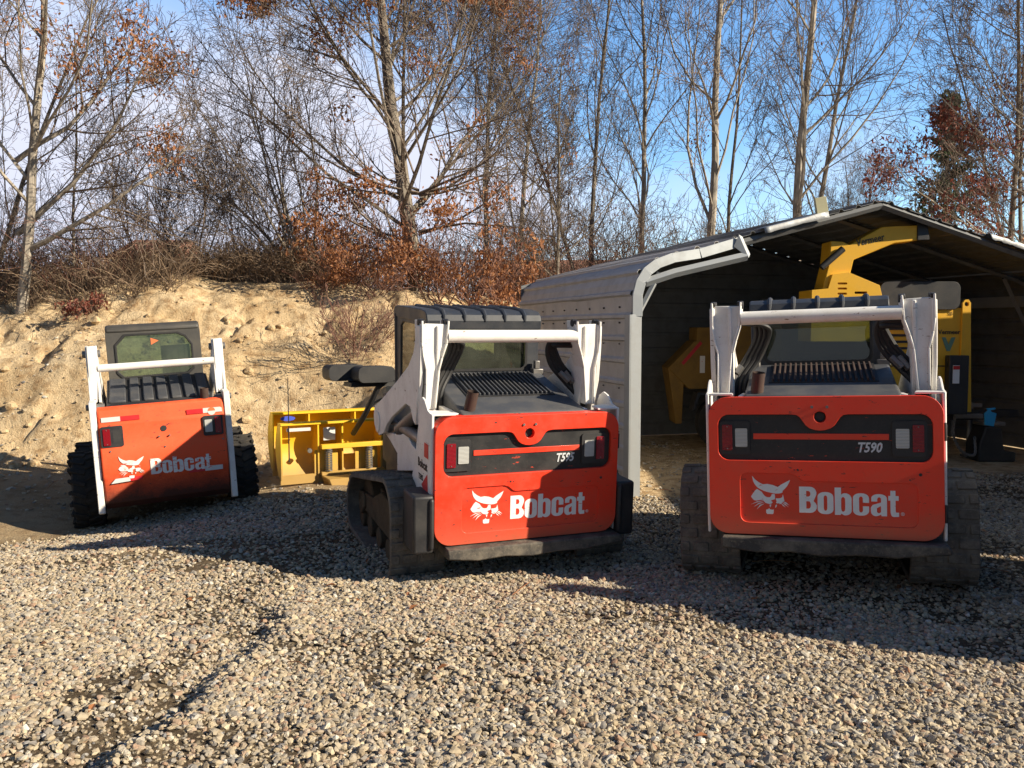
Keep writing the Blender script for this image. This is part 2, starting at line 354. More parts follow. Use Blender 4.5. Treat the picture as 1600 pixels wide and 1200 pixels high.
# ------------------------------------------------------------------ lettering and emblem (metres, on the tail panel)
def letter(mb, ch, x0, z0, w, h, d0, d1):
    T = lambda ps: [(x0 + p[0] * w, z0 + p[1] * h) for p in ps]
    def arc(cx, cz, rx, rz, a0, a1, n=6): return [(cx + rx * math.cos(rad(a0 + (a1 - a0) * i / n)), cz + rz * math.sin(rad(a0 + (a1 - a0) * i / n))) for i in range(n + 1)]
    def slot(x0, z0, x1, z1, r=.12):
        rx, rz = (x1 - x0) / 2, r; return arc(x0 + rx, z1 - rz, rx, rz, 0, 180) + arc(x0 + rx, z0 + rz, rx, rz, 180, 360)
    if ch == 'B':
        o = [(0, 0), (.62, 0)] + arc(.62, .24, .38, .24, -90, 60) + [(.86, .53)] + arc(.62, .76, .36, .24, -30, 90) + [(0, 1)]
        H = [[(.40, .84), (.40, .62), (.52, .62)] + arc(.52, .73, .12, .11, -90, 90), [(.40, .44), (.40, .16), (.54, .16)] + arc(.54, .30, .12, .14, -90, 90)]
    elif ch == 'o':
        o = arc(.55, .78, .45, .22, 0, 90) + arc(.45, .78, .45, .22, 90, 180) + arc(.45, .22, .45, .22, 180, 270) + arc(.55, .22, .45, .22, 270, 360); H = [slot(.39, .15, .61, .85)]
    elif ch == 'b':
        o = [(0, 0), (.34, 0), (.38, .05)] + arc(.62, .17, .38, .18, -100, 0) + arc(.62, .60, .38, .20, 0, 110) + [(.38, .74), (.38, 1), (0, 1)]; H = [slot(.38, .12, .62, .66, .1)]
    elif ch == 'c':
        o = [(1, .58)] + arc(.55, .78, .45, .22, 0, 90) + arc(.45, .78, .45, .22, 90, 180) + arc(.45, .22, .45, .22, 180, 270) + arc(.55, .22, .45, .22, 270, 360) + [(1, .42), (.62, .42)] + arc(.50, .24, .12, .1, 0, -180) + arc(.50, .76, .12, .1, 180, 0) + [(.62, .58)]; H = []
    elif ch == 'a':
        o = [(.03, .66)] + arc(.45, .80, .42, .20, 170, 90) + arc(.58, .80, .42, .20, 90, 0) + [(1, 0), (.66, 0), (.64, .07)] + arc(.32, .2, .32, .21, -60, -180) + [(0, .38), (.12, .50), (.64, .62)] + arc(.52, .76, .12, .1, 0, 180) + [(.40, .66)]; H = [[(.38, .17), (.51, .12), (.63, .18), (.63, .46), (.38, .36)]]
    else:
        o = [(0, .80), (.2, .80), (.2, 1), (.68, 1), (.68, .80), (.98, .80), (.98, .62), (.68, .62), (.68, .22), (.72, .16), (1, .16), (1, 0), (.55, -.01)] + arc(.42, .2, .22, .2, -90, -180) + [(.2, .62), (0, .62)]; H = []
    mb.plate(T(o), [T(q) for q in H], d0, d1)
WORD = [('B', -.139, .527, .106, .166), ('o', -.029, .522, .094, .140), ('b', .073, .520, .098, .172), ('c', .179, .520, .093, .140), ('a', .282, .521, .092, .136), ('t', .382, .520, .060, .160)]
E_BROW = [(-0.426,0.755),(-0.409,0.733),(-0.386,0.715),(-0.361,0.702),(-0.332,0.705),(-0.300,0.699),(-0.269,0.686),(-0.249,0.702),(-0.223,0.717),(-0.193,0.733),(-0.198,0.720),(-0.206,0.703),(-0.214,0.689),(-0.230,0.672),(-0.241,0.660),(-0.238,0.655),(-0.246,0.649),(-0.262,0.645),(-0.283,0.644),(-0.294,0.645),(-0.308,0.648),(-0.317,0.650),(-0.336,0.654),(-0.355,0.660),(-0.374,0.669),(-0.390,0.678),(-0.402,0.690),(-0.412,0.704),(-0.420,0.721)]
E_FACE = [(-0.397,0.671),(-0.384,0.663),(-0.368,0.653),(-0.358,0.637),(-0.349,0.627),(-0.336,0.619),(-0.319,0.619),(-0.310,0.626),(-0.306,0.639),(-0.294,0.641),(-0.287,0.638),(-0.286,0.620),(-0.287,0.607),(-0.301,0.603),(-0.311,0.599),(-0.308,0.593),(-0.300,0.588),(-0.308,0.579),(-0.320,0.575),(-0.334,0.579),(-0.345,0.582),(-0.359,0.597),(-0.382,0.599),(-0.404,0.595),(-0.417,0.598),(-0.427,0.609),(-0.435,0.621),(-0.423,0.640),(-0.410,0.659)]
E_MORE = [[(-0.281,0.614),(-0.266,0.613),(-0.250,0.616),(-0.242,0.622),(-0.238,0.640),(-0.235,0.629),(-0.232,0.612),(-0.229,0.601),(-0.238,0.592),(-0.247,0.580),(-0.260,0.576),(-0.273,0.579),(-0.281,0.584),(-0.276,0.595),(-0.281,0.604)],
 [(-0.356,0.594),(-0.398,0.584),(-0.436,0.570),(-0.398,0.590)], [(-0.352,0.587),(-0.385,0.574),(-0.419,0.554),(-0.388,0.580)], [(-0.350,0.578),(-0.376,0.561),(-0.400,0.539),(-0.380,0.568)],
 [(-0.244,0.598),(-0.219,0.589),(-0.199,0.570),(-0.222,0.582)], [(-0.245,0.589),(-0.225,0.580),(-0.204,0.559),(-0.228,0.574)], [(-0.249,0.581),(-0.235,0.572),(-0.222,0.557),(-0.238,0.566)],
 [(-0.320,0.571),(-0.309,0.574),(-0.314,0.554),(-0.319,0.560)], [(-0.284,0.568),(-0.274,0.575),(-0.278,0.558),(-0.286,0.552)], [(-0.342,0.538),(-0.328,0.542),(-0.324,0.549),(-0.318,0.542),(-0.305,0.538),(-0.295,0.541),(-0.296,0.519),(-0.301,0.511),(-0.335,0.511),(-0.342,0.518)]]
def emblem_and_word(parent, yf, mat, T=lambda p: p):
    mb = MB()
    for pl in [E_BROW, E_FACE] + E_MORE: mb.plate([T(p) for p in pl], [], yf, yf + .004)
    mb.build('cat_emblem', mat, parent, smooth=False)
    mb = MB()
    for ch, x, z, w, h in WORD:
        a = T((x, z)); b = T((x + w, z + h)); letter(mb, ch, a[0], a[1], b[0] - a[0], b[1] - a[1], yf, yf + .004)
    mb.build('brand_lettering', mat, parent, smooth=False)
def tail_light(parent, xs, z0, z1, yf, red, clear, name='tail_light', missing=False):
    h = MB().plate(rr(xs[0], z0, xs[1], z1, .018), [rr(clear[0], clear[1], clear[2], clear[3], .006)] if missing else [], yf, yf + .03).build(name, BLACKM, parent, .005)
    MB().plate(rr(*red, .006), [], yf - .008, yf + .004).build('red_lens', REDLENS, h, .003)
    if not missing: MB().plate(rr(*clear, .008), [], yf - .006, yf + .004).build('clear_lens', CLEARLENS, h, .003)
    for z in (red[1] + .012, red[3] - .012): MB().tube([((red[0] + red[2]) / 2, yf - .012, z), ((red[0] + red[2]) / 2, yf - .004, z)], .004, 8).build('lens_screw', STEEL, h)

# ------------------------------------------------------------------ tracked loader
ARM = [(-.89, 1.868), (-.985, 1.865), (-.985, 1.70), (-.965, 1.45), (-.925, 1.33), (-.877, 1.147), (-.805, 1.172), (-.730, 1.255), (-.596, 1.259), (-.157, 1.088), (.017, .997), (.107, .917), (.296, .861), (.466, .921), (.500, 1.0), (.469, 1.089), (.206, 1.182), (-.357, 1.416), (-.662, 1.551), (-.80, 1.661), (-.86, 1.759)]
LOWER = [(.296, .883), (.107, .917), (-.203, .951), (-.409, 1.008), (-.606, .945), (-.756, .926), (-.818, .795), (-.142, .647), (-.138, .793), (.106, .852)]
PANEL = [(-1.29, 1.285), (-1.29, .403), (-1.25, .52), (-1.20, .69), (-1.0, .68), (-.913, .655), (-.816, .755), (-.859, .863), (-.92, 1.002), (-.975, 1.171), (-.965, 1.284), (-1.0, 1.345), (-1.06, 1.375), (-1.12, 1.36), (-1.2, 1.30)]
LOBE = [(-.165, 1.153), (-.14, 1.149), (-.12, 1.135), (-.103, 1.110), (-.085, 1.083), (-.06, 1.064), (-.03, 1.054), (0, 1.051)]
def recess_outline():
    l = rr(-.636, .857, .636, 1.153, .07, 6)
    top_r = l[:7]; rest = l[7:]
    lob = [(x - .008, z) for x, z in LOBE]; lobr = [(-.016 - x, z) for x, z in lob[::-1]][1:]
    return top_r + lobr[::-1][::-1][::-1] + lob[::-1] + rest if False else top_r + list(reversed(lob + lobr)) + rest
def make_track(parent, sx, y_circles, xin, xout, name='rubber_track'):
    c = []
    for cy, cz, r in y_circles: c += [(cy + r * math.cos(2 * PI * i / 48), cz + r * math.sin(2 * PI * i / 48)) for i in range(48)]
    loop, ds = resample(hull(c), 132); n = len(loop)
    mb = MB(); th = .035; x0, x1 = sorted((sx * xin, sx * xout)); cen = Vector((sum(p.x for p in loop) / n, sum(p.y for p in loop) / n))
    nor = []
    for i in range(n):
        d = (loop[(i + 1) % n] - loop[i - 1]).normalized(); q = Vector((d.y, -d.x)); nor.append(q if q.dot(loop[i] - cen) > 0 else -q)
    vs = []
    for i in range(n):
        for k, x in ((0, x0), (0, x1), (1, x1), (1, x0)): p = loop[i] - nor[i] * th * k; vs.append((x, p.x, p.y))
    fs = []
    for i in range(n):
        for k in range(4): a = i * 4 + k; b = i * 4 + (k + 1) % 4; j = (i + 1) % n * 4; fs.append((a, b, j + (k + 1) % 4, j + k))
    mb.add(vs, fs); w = x1 - x0
    for i in range(0, n, 3):
        M = Matrix(((1, 0, 0, 0), (0, (loop[(i + 1) % n] - loop[i - 1]).normalized().x, nor[i].x, loop[i].x), (0, (loop[(i + 1) % n] - loop[i - 1]).normalized().y, nor[i].y, loop[i].y), (0, 0, 0, 1)))
        q = (i // 3) % 2
        for a, b in ((.0, .30), (.36, .64), (.70, 1.0)) if q else ((.0, .16), (.22, .48), (.54, .80), (.86, 1.0)):
            mb.box((x0 + w * a, -.032, -.006), (x0 + w * b, .032, .010), M)
    mb.build(name, RUBBER, parent, .006, 1)
    for k, (cy, cz, r) in enumerate(y_circles):
        m = MB(); xm = (xin + xout) / 2; m.tube([(sx * (xm - .07), cy, cz), (sx * (xm + .07), cy, cz)], r - .045, 28); m.tube([(sx * (xm - .1), cy, cz), (sx * (xm + .12), cy, cz)], .07, 14)
        m.build('drive_sprocket' if k == 0 else 'idler_wheel', MUD, parent, .01, 1)
    xm = (xin + xout) / 2
    for y in np.linspace(-.55, .42, 4): MB().tube([(sx * (xm - .09), y, .13), (sx * (xm + .1), y, .13)], .085, 16).build('track_roller', MUD, parent, .006, 1)
    m = MB(); m.plate([(-.9, .22), (.6, .22), (.55, .34), (.0, .40), (-.3, .52), (-.75, .50)], [], xm - .06, xm + .10, lambda u, v, d: (sx * d, u, v)); m.box((sx * (xin - .3), -.7, .3), (sx * xm, .5, .44))
    m.build('track_frame', MUD, parent, .01)
def make_loader(name, number, guards, decals, clutter):
    R = empty(name, (0, 0, 0))
    # tail panel
    rec = recess_outline()
    c_ = rr(-.50, .455, .55, .728, .045, 5); low = c_[:6] + [(-.10, .728), (-.125, .735), (-.16, .765), (-.19, .775), (-.455, .775), (-.482, .768), (-.496, .752), (-.50, .73)] + c_[12:]
    tg = MB().plate(rr(-.695, .377, .695, 1.267, .12, 8), [rec, low, circ(-.008, 1.136, .036, 20)], -1.333, -1.292).build('tail_panel', ORANGE, R, .020, 3)
    MB().plate(rr(-.692, .380, .692, 1.264, .118, 8), [circ(-.008, 1.136, .034)], -1.296, -1.20).build('tail_panel_shell', ORANGE, tg, .03, 3)
    MB().plate(rr(-.53, .43, .58, .795, .02), [], -1.322, -1.30).build('logo_panel', ORANGE, tg)
    rb = rr(-.638, .855, .638, 1.155, .07, 6)
    MB().plate(rec, [], -1.306, -1.298).build('black_panel', BLACK, tg)
    MB().plate([(-.415, .992), (.392, .992), (.392, 1.030), (-.415, 1.030)], [], -1.311, -1.305).build('red_stripe', ORANGE, tg, .002)
    MB().tube([(-.008, -1.30, 1.136), (-.008, -1.19, 1.136)], .030, 20).build('lock_cylinder', BLACKM, tg)
    for x in (-.055, .035): MB().tube([(x, -1.342, 1.2), (x, -1.33, 1.2)], .009, 10).build('panel_rivet', STEEL, tg)
    for x, z, r in ((-.165, .80, .004), (-.145, .80, .007), (-.122, .80, .004), (.563, .783, .010)): MB().tube([(x, -1.3345, z), (x, -1.33, z)], r, 10).build('bolt_hole', BLACKM, tg)
    text('model_number', number, .085, GRYTXT, tg, (.205, -1.309, .916), bold=.0022, shear=.25, sx=.80)
    emblem_and_word(tg, -1.3245, WDECAL)
    text('registered_mark', '®', .03, WDECAL, tg, (.452, -1.3235, .527), bold=0)
    for z in (.50, 1.0): MB().box((.688, -1.315, z), (.715, -1.25, z + .09)).tube([(.703, -1.318, z - .01), (.703, -1.318, z + .10)], .009, 8).build('door_hinge', BLACKM, tg, .002)
    for s in (-1, 1):
        xs = (-.629, -.436) if s < 0 else (.408, .605)
        red = (-.610, .920, -.546, 1.086) if s < 0 else (.523, .920, .587, 1.086)
        cl = (-.528, .942, -.452, 1.063) if s < 0 else (.429, .942, .505, 1.063)
        tail_light(tg, xs, .891, 1.109, -1.318, red, cl)
        # white rear upright flanking the panel and side panel
        fn = lambda u, v, d, s=s: (s * d, u, v)
        MB().plate([(-1.30, .375), (-1.30, 1.286), (-1.17, 1.286), (-1.21, .9), (-1.255, .375)], [], .694, .7135, fn).build('corner_post', WHITE, R, .006)
        m = MB().plate(PANEL, [], .700, .7155, fn).build('side_panel', WHITE, R, .008)
        MB().add([(s * .7135, -1.295, 1.289), (s * .54, -1.295, 1.289), (s * .56, -1.16, 1.289), (s * .7135, -1.10, 1.289), (s * .7135, -1.295, 1.275), (s * .54, -1.295, 1.275), (s * .56, -1.16, 1.275), (s * .7135, -1.10, 1.275)], [(0, 1, 2, 3), (7, 6, 5, 4), (0, 4, 5, 1), (1, 5, 6, 2), (2, 6, 7, 3), (3, 7, 4, 0)]).build('top_gusset', WHITE, R, .003)
        # lift arm tower: rear web, two flanges, side plates
        T = [(.702, 1.882), (.498, 1.876), (.512, 1.74), (.545, 1.64), (.567, 1.552), (.592, 1.268), (.664, 1.268), (.664, 1.554), (.690, 1.66), (.700, 1.745)]
        fr_ = lambda u, v, d, s=s: (s * u, d, v)
        ar = MB().plate(T, [], -.968, -.945, fr_)
        ar.plate(ARM, [], .680, .712, fn)
        ar.plate([(y * 1.0, z) for y, z in ARM], [], .565, .59, fn)
        ar.tube([(s * .56, .33, .97), (s * .72, .33, .97)], .09, 20)
        A = ar.build('lift_arm', WHITE, R, .006)
        fl = MB()
        inn = [(.498, 1.90), (.510, 1.74), (.543, 1.64), (.565, 1.552), (.590, 1.27)]; out = [(.703, 1.90), (.703, 1.745), (.693, 1.66), (.668, 1.554), (.668, 1.27)]
        for line, sg in ((inn, 1), (out, -1)):
            for (xa, za), (xb, zb) in zip(line, line[1:]):
                for q, (y0, y1) in enumerate(((-.992, -.80),)):
                    ya, yb = (y1 + .0, y1 - .02)
                    fl.add([(s * xa, y0, za), (s * (xa + sg * .013), y0, za), (s * (xa + sg * .013), ya, za), (s * xa, ya, za), (s * xb, y0, zb), (s * (xb + sg * .013), y0, zb), (s * (xb + sg * .013), yb, zb), (s * xb, yb, zb)],
                           [(0, 1, 5, 4), (1, 2, 6, 5), (2, 3, 7, 6), (3, 0, 4, 7), (0, 3, 2, 1), (4, 5, 6, 7)])
        fl.build('tower_flange', WHITE, A, .003, 1)
        for x in (.51, .69): MB().tube([(s * (x - .02), -.91, 1.885), (s * (x + .02), -.91, 1.885)], .028, 14).cbox((s * x, -.955, 1.893), (.03, .04, .03), (.2, 0, 0)).build('pivot_pin', BLACKM, A, .003, 1)
        MB().plate(LOWER, [], .60, .66, fn).build('front_side_frame', WHITE, R, .006)
        cy = MB().tube([(s * .635, -.86, 1.02), (s * .635, -.20, 1.02)], .045, 16); cy.tube([(s * .635, -.20, 1.02), (s * .635, .28, 1.0)], .025, 12)
        cy.tube([(s * .635, -.80, 1.25), (s * .635, -.12, .98)], .05, 16)
        cy.build('lift_cylinder', STEEL, R)
        tr = [(-.80, .50, .25), (-.86, .22, .20), (.38, .24, .22), (.30, .30, .24)]
        make_track(R, s, tr, .53, .93)
        if guards:
            MB().box((s * .70, -1.34, .335), (s * .845, -1.05, .74)).box((s * .70, -1.36, .36), (s * .74, -1.03, .72)).build('rear_corner_guard', BLACKM, R, .02, 3)
    MB().tube([(-.505, -.955, 1.79), (.505, -.955, 1.79)], .046, 24).build('cross_tube', WHITE, R)
    # bumper and belly
    bp = MB(); prof = [(-.62, .30), (-.62, .368), (.70, .368), (.73, .34), (.72, .31), (.60, .30), (.42, .278), (.2, .285), (0, .27), (-.2, .288), (-.4, .275)]
    bp.plate(prof, [], -1.415, -1.16).build('rear_bumper', BUMPER, R, .012)
    MB().box((-.52, -1.18, .24), (.52, .85, .62)).box((-.60, -1.18, .40), (.60, -.9, 1.2)).build('chassis', BLACKM, R, .02)
    MB().box((-.56, -1.1, .55), (-.50, .8, 1.15)).box((.50, -1.1, .55), (.56, .8, 1.15)).build('inner_side_plate', BLACKM, R)
    # engine cover
    prof = [(-1.235, 1.20), (-1.235, 1.268), (-1.16, 1.290), (-.93, 1.335), (-.36, 1.462), (-.32, 1.44), (-.32, 1.2)]
    hd = MB()
    for (ya, za), (yb, zb) in zip(prof[1:5], prof[2:5]):
        pass
    hd.plate(prof, [], -.475, .475, lambda u, v, d: (d, u, v)); H = hd.build('engine_cover', DGREY, R, .02, 3)
    sl = lambda y: 1.335 + (y + .93) * (.127 / .57)
    th = math.atan2(.127, .57)
    g = MB().cbox((.02, -.665, sl(-.665) + .002), (.70, .50, .012), (th, 0, 0)).build('grille_recess', BLACKM, H)
    m = MB()
    for i in range(19):
        x = -.30 + i * .0355; m.cbox((x, -.665, sl(-.665) + .014), (.014, .48, .026), (th, 0, 0))
    m.build('grille_slats', RUST if clutter else DGREY, H, .003, 1)
    for x in (-.515, .48): MB().box((x, -1.18, 1.20), (x + .035, -.42, 1.27)).build('cover_side_rail', WHITE, R, .004)
    # exhaust
    p = MB(); a = Vector((-.405, -1.14, 1.22)); b2 = Vector((-.38, -1.18, 1.42)); dr = (b2 - a).normalized(); p.tube([a, b2], .041, 20, caps=False); p.tube([b2, a], .035, 20, caps=False)
    p.build('exhaust_pipe', RUST, R)
    MB().tube([b2 - dr * .03, b2 - dr * .028], .036, 16).build('exhaust_bore', BLACKM, R)
    # cab
    C = MB()
    win = rr(-.375, 1.478, .360, 1.84, .05)
    C.plate(rr(-.47, 1.30, .47, 1.88, .03), [win], -.33, -.28); wall = C.build('cab_rear_wall', ROOF, R, .008)
    MB().plate(rr(-.372, 1.481, .357, 1.837, .05), [], -.315, -.309).build('rear_window', GLASS, wall, smooth=False)
    gsk = MB().plate(rr(-.388, 1.466, .373, 1.852, .055), [rr(-.368, 1.486, .353, 1.832, .048)], -.338, -.326).build('window_gasket', HOSE, wall, .004)
    t = MB().add([(-.02, -.317, 1.80), (.04, -.317, 1.80), (.015, -.317, 1.845)], [(0, 1, 2)]).build('orange_sticker', ORTRI, wall, smooth=False)
    RP = [(-.345, 1.80), (-.355, 1.87), (-.335, 1.915), (-.29, 1.943), (-.15, 1.955), (.62, 1.955), (.70, 1.94), (.72, 1.90), (.72, 1.86), (.5, 1.85), (-.25, 1.85), (-.27, 1.80)]
    rf = MB().plate(RP, [], -.485, .485, SIDE).build('cab_roof', ROOF, R, .045, 4)
    ribs = MB()
    for x in (-.34, -.17, 0, .17, .34): ribs.tube([(x, -.352, 1.865), (x, -.345, 1.905), (x, -.30, 1.940), (x, -.16, 1.958), (x, .5, 1.958)], [.012, .017, .019, .019, .015], 8)
    ribs.build('roof_ribs', ROOF, rf)
    for s in (-1, 1):
        fn = lambda u, v, d, s=s: (s * d, u, v)
        sw = [(-.12, 1.42), (-.12, 1.82), (.42, 1.82), (.50, 1.78), (.50, 1.36), (.45, 1.32), (0, 1.38)]
        W = MB().plate([(-.31, 1.15), (-.31, 1.86), (.62, 1.86), (.66, 1.80), (.62, 1.05), (.2, .9)], [sw], .452, .478, fn).build('cab_side_wall', CABG, R, .008)
        MB().plate(sw, [], .463, .467, fn).build('side_window', GLASS, W, smooth=False)
        sc = MB()
        for y in np.arange(-.10, .50, .045): sc.tube([(s * .445, y, 1.38), (s * .445, y, 1.82)], .0035, 4, False)
        for z in np.arange(1.38, 1.82, .045): sc.tube([(s * .445, -.12, z), (s * .445, .5, z)], .0035, 4, False)
        sc.build('side_screen', BLACKM, W)
        MB().tube([(s * .47, .60, .95), (s * .47, .66, 1.88)], .025, 10).build('front_pillar', CABG, R)
    MB().box((-.46, .58, .90), (.46, .62, 1.12)).build('cab_front_sill', CABG, R, .01)
    st = MB().cbox((.0, .02, 1.02), (.46, .42, .12)).cbox((0, -.17, 1.29), (.44, .10, .52), (-.12, 0, 0)).build('driver_seat', BLACKM, R, .04, 4)
    for x in (-1, 1): MB().tube(smoothp([(x * .22, .30, 1.0), (x * .2, .34, 1.25), (x * .17, .32, 1.36)]), .016, 8).build('control_lever', BLACKM, R)
    # clamps beside the cab, hoses
    for x in (-.455, .44): MB().box((x - .045, -.42, 1.44), (x + .045, -.34, 1.485)).box((x - .022, -.40, 1.485), (x + .022, -.36, 1.55)).build('cab_latch', STEEL, R, .006)
    for k in range(4):
        o = k * .032
        MB().tube(smoothp([(-.56 + o * .5, -.86, 1.80 - o * .4), (-.44 + o, -.80, 1.78 - o * .5), (-.42 + o * .9, -.74, 1.66), (-.50 + o, -.72, 1.50), (-.585 + o, -.78, 1.36), (-.60 + o, -.80, 1.2)]), .017, 8).build('hydraulic_hose', HOSE, R)
    for k in range(4):
        o = k * .030
        MB().tube(smoothp([(.56, -.86, 1.80 - o), (.44 - o * .3, -.82, 1.80 - o), (.37 + o * .5, -.76, 1.70), (.40 + o, -.74, 1.56), (.50 + o, -.78, 1.43), (.60 + o * .3, -.84, 1.30), (.61, -.84, 1.15)]), .020, 8).build('hydraulic_hose', HOSE, R)
    for k, (a, b) in enumerate((((.455, -.80, 1.50), (.52, -.83, 1.43)), ((.50, -.79, 1.50), (.56, -.82, 1.42)), ((-.52, -.77, 1.46), (-.555, -.79, 1.41)), ((-.56, -.79, 1.40), (-.59, -.80, 1.33)))): MB().tube([a, b], .023, 6).build('hose_fitting', STEEL, R)
    if decals:
        d = MB().plate([(-1.24, .97), (-1.14, .97), (-1.14, 1.07), (-1.24, 1.07)], [], .7160, .7180, lambda u, v, d: (-d, u, v)).plate([(-1.22, .86), (-1.08, .76), (-1.25, .66)], [], .7160, .7180, lambda u, v, d: (-d, u, v)).build('red_side_decal', RED, R, smooth=False)
        text('side_lettering', 'Bobcat', .085, BLACKM, R, (-.7175, -.98, .88), (PI / 2, 0, -PI / 2), bold=.002)
        text('side_model_number', 'T595', .055, BLACKM, R, (-.7175, -1.0, .79), (PI / 2, 0, -PI / 2), bold=.001)
    return R
L3 = make_loader('track_loader', 'T590', False, False, True)
L3.location = (2.408, 6.542, -.086); L3.rotation_euler = (-.029, -.036, -.333)
setp(L3, 'tracked loader numbered T590 before the carport opening, whole red tail in shade', 'track loader', 'tracked loaders parked on the gravel')
L2 = make_loader('track_loader', 'T595', True, True, False)
L2.location = (-.382, 7.228, -.143); L2.rotation_euler = (.060, .001, .376)
setp(L2, 'tracked loader numbered T595 with the yellow plow, half of its red tail sunlit', 'track loader', 'tracked loaders parked on the gravel')
L4_shadow = copy_tree(L3); L4_shadow.location = (4.60, 4.97, -.05); L4_shadow.rotation_euler = (0, 0, -.42)  # unseen copy added beyond the frame to cast the foreground shadow
setp(L4_shadow, 'tracked loader added out of view at the right to cast its shadow on the gravel', 'track loader', 'tracked loaders parked on the gravel')

# ------------------------------------------------------------------ wheeled loader
def make_wheel(parent, sx, y, zc=.375, r=.375, xin=.60, xout=.85):
    W = empty('wheel', (0, 0, 0)); W.parent = parent; W.location = (sx * (xin + xout) / 2, y, zc)
    hw = (xout - xin) / 2; prof = [(-hw * .8, r * .55), (-hw, r * .68), (-hw, r * .84), (-hw * .86, r * .95), (-hw * .5, r * .965), (hw * .5, r * .965), (hw * .86, r * .95), (hw, r * .84), (hw, r * .68), (hw * .8, r * .55)]
    mb = MB(); n = 48; k = len(prof)
    mb.add([(px, pr * math.cos(2 * PI * i / n), pr * math.sin(2 * PI * i / n)) for i in range(n) for px, pr in prof], [(i * k + j, i * k + j + 1, ((i + 1) % n) * k + j + 1, ((i + 1) % n) * k + j) for i in range(n) for j in range(k - 1)])
    for i in range(20):
        for s in (-1, 1):
            a = 2 * PI * (i + (.5 if s > 0 else 0)) / 20
            M = Matrix.Rotation(a, 4, 'X') @ Matrix.Translation((s * hw * .5, 0, r * .975)) @ Matrix.Rotation(s * .42, 4, 'Z')
            mb.box((-hw * .56, -.022, -.03), (hw * .56, .022, .012), M)
            M = Matrix.Rotation(a + s * .07, 4, 'X') @ Matrix.Translation((s * hw * .97, 0, r * .88)) @ Matrix.Rotation(s * .25, 4, 'Y')
            mb.box((-.02, -.02, -.05), (.006, .02, .05), M)
    mb.build('tyre', TYRE, W, .006, 1)
    m = MB(); m.tube([(-hw * .5, 0, 0), (hw * .45, 0, 0)], r * .57, 28); m.tube([(hw * .45 * sx, 0, 0), (hw * .8 * sx, 0, 0)], r * .18, 16); m.build('rim', WHITE, W, .01)
S1 = empty('wheeled_loader', (-3.712, 9.103, -.292), (-.031, -.060, .412))
setp(S1, 'older wheeled loader with black tyres and faded orange tail, tilted below the sand bank', 'skid steer loader')
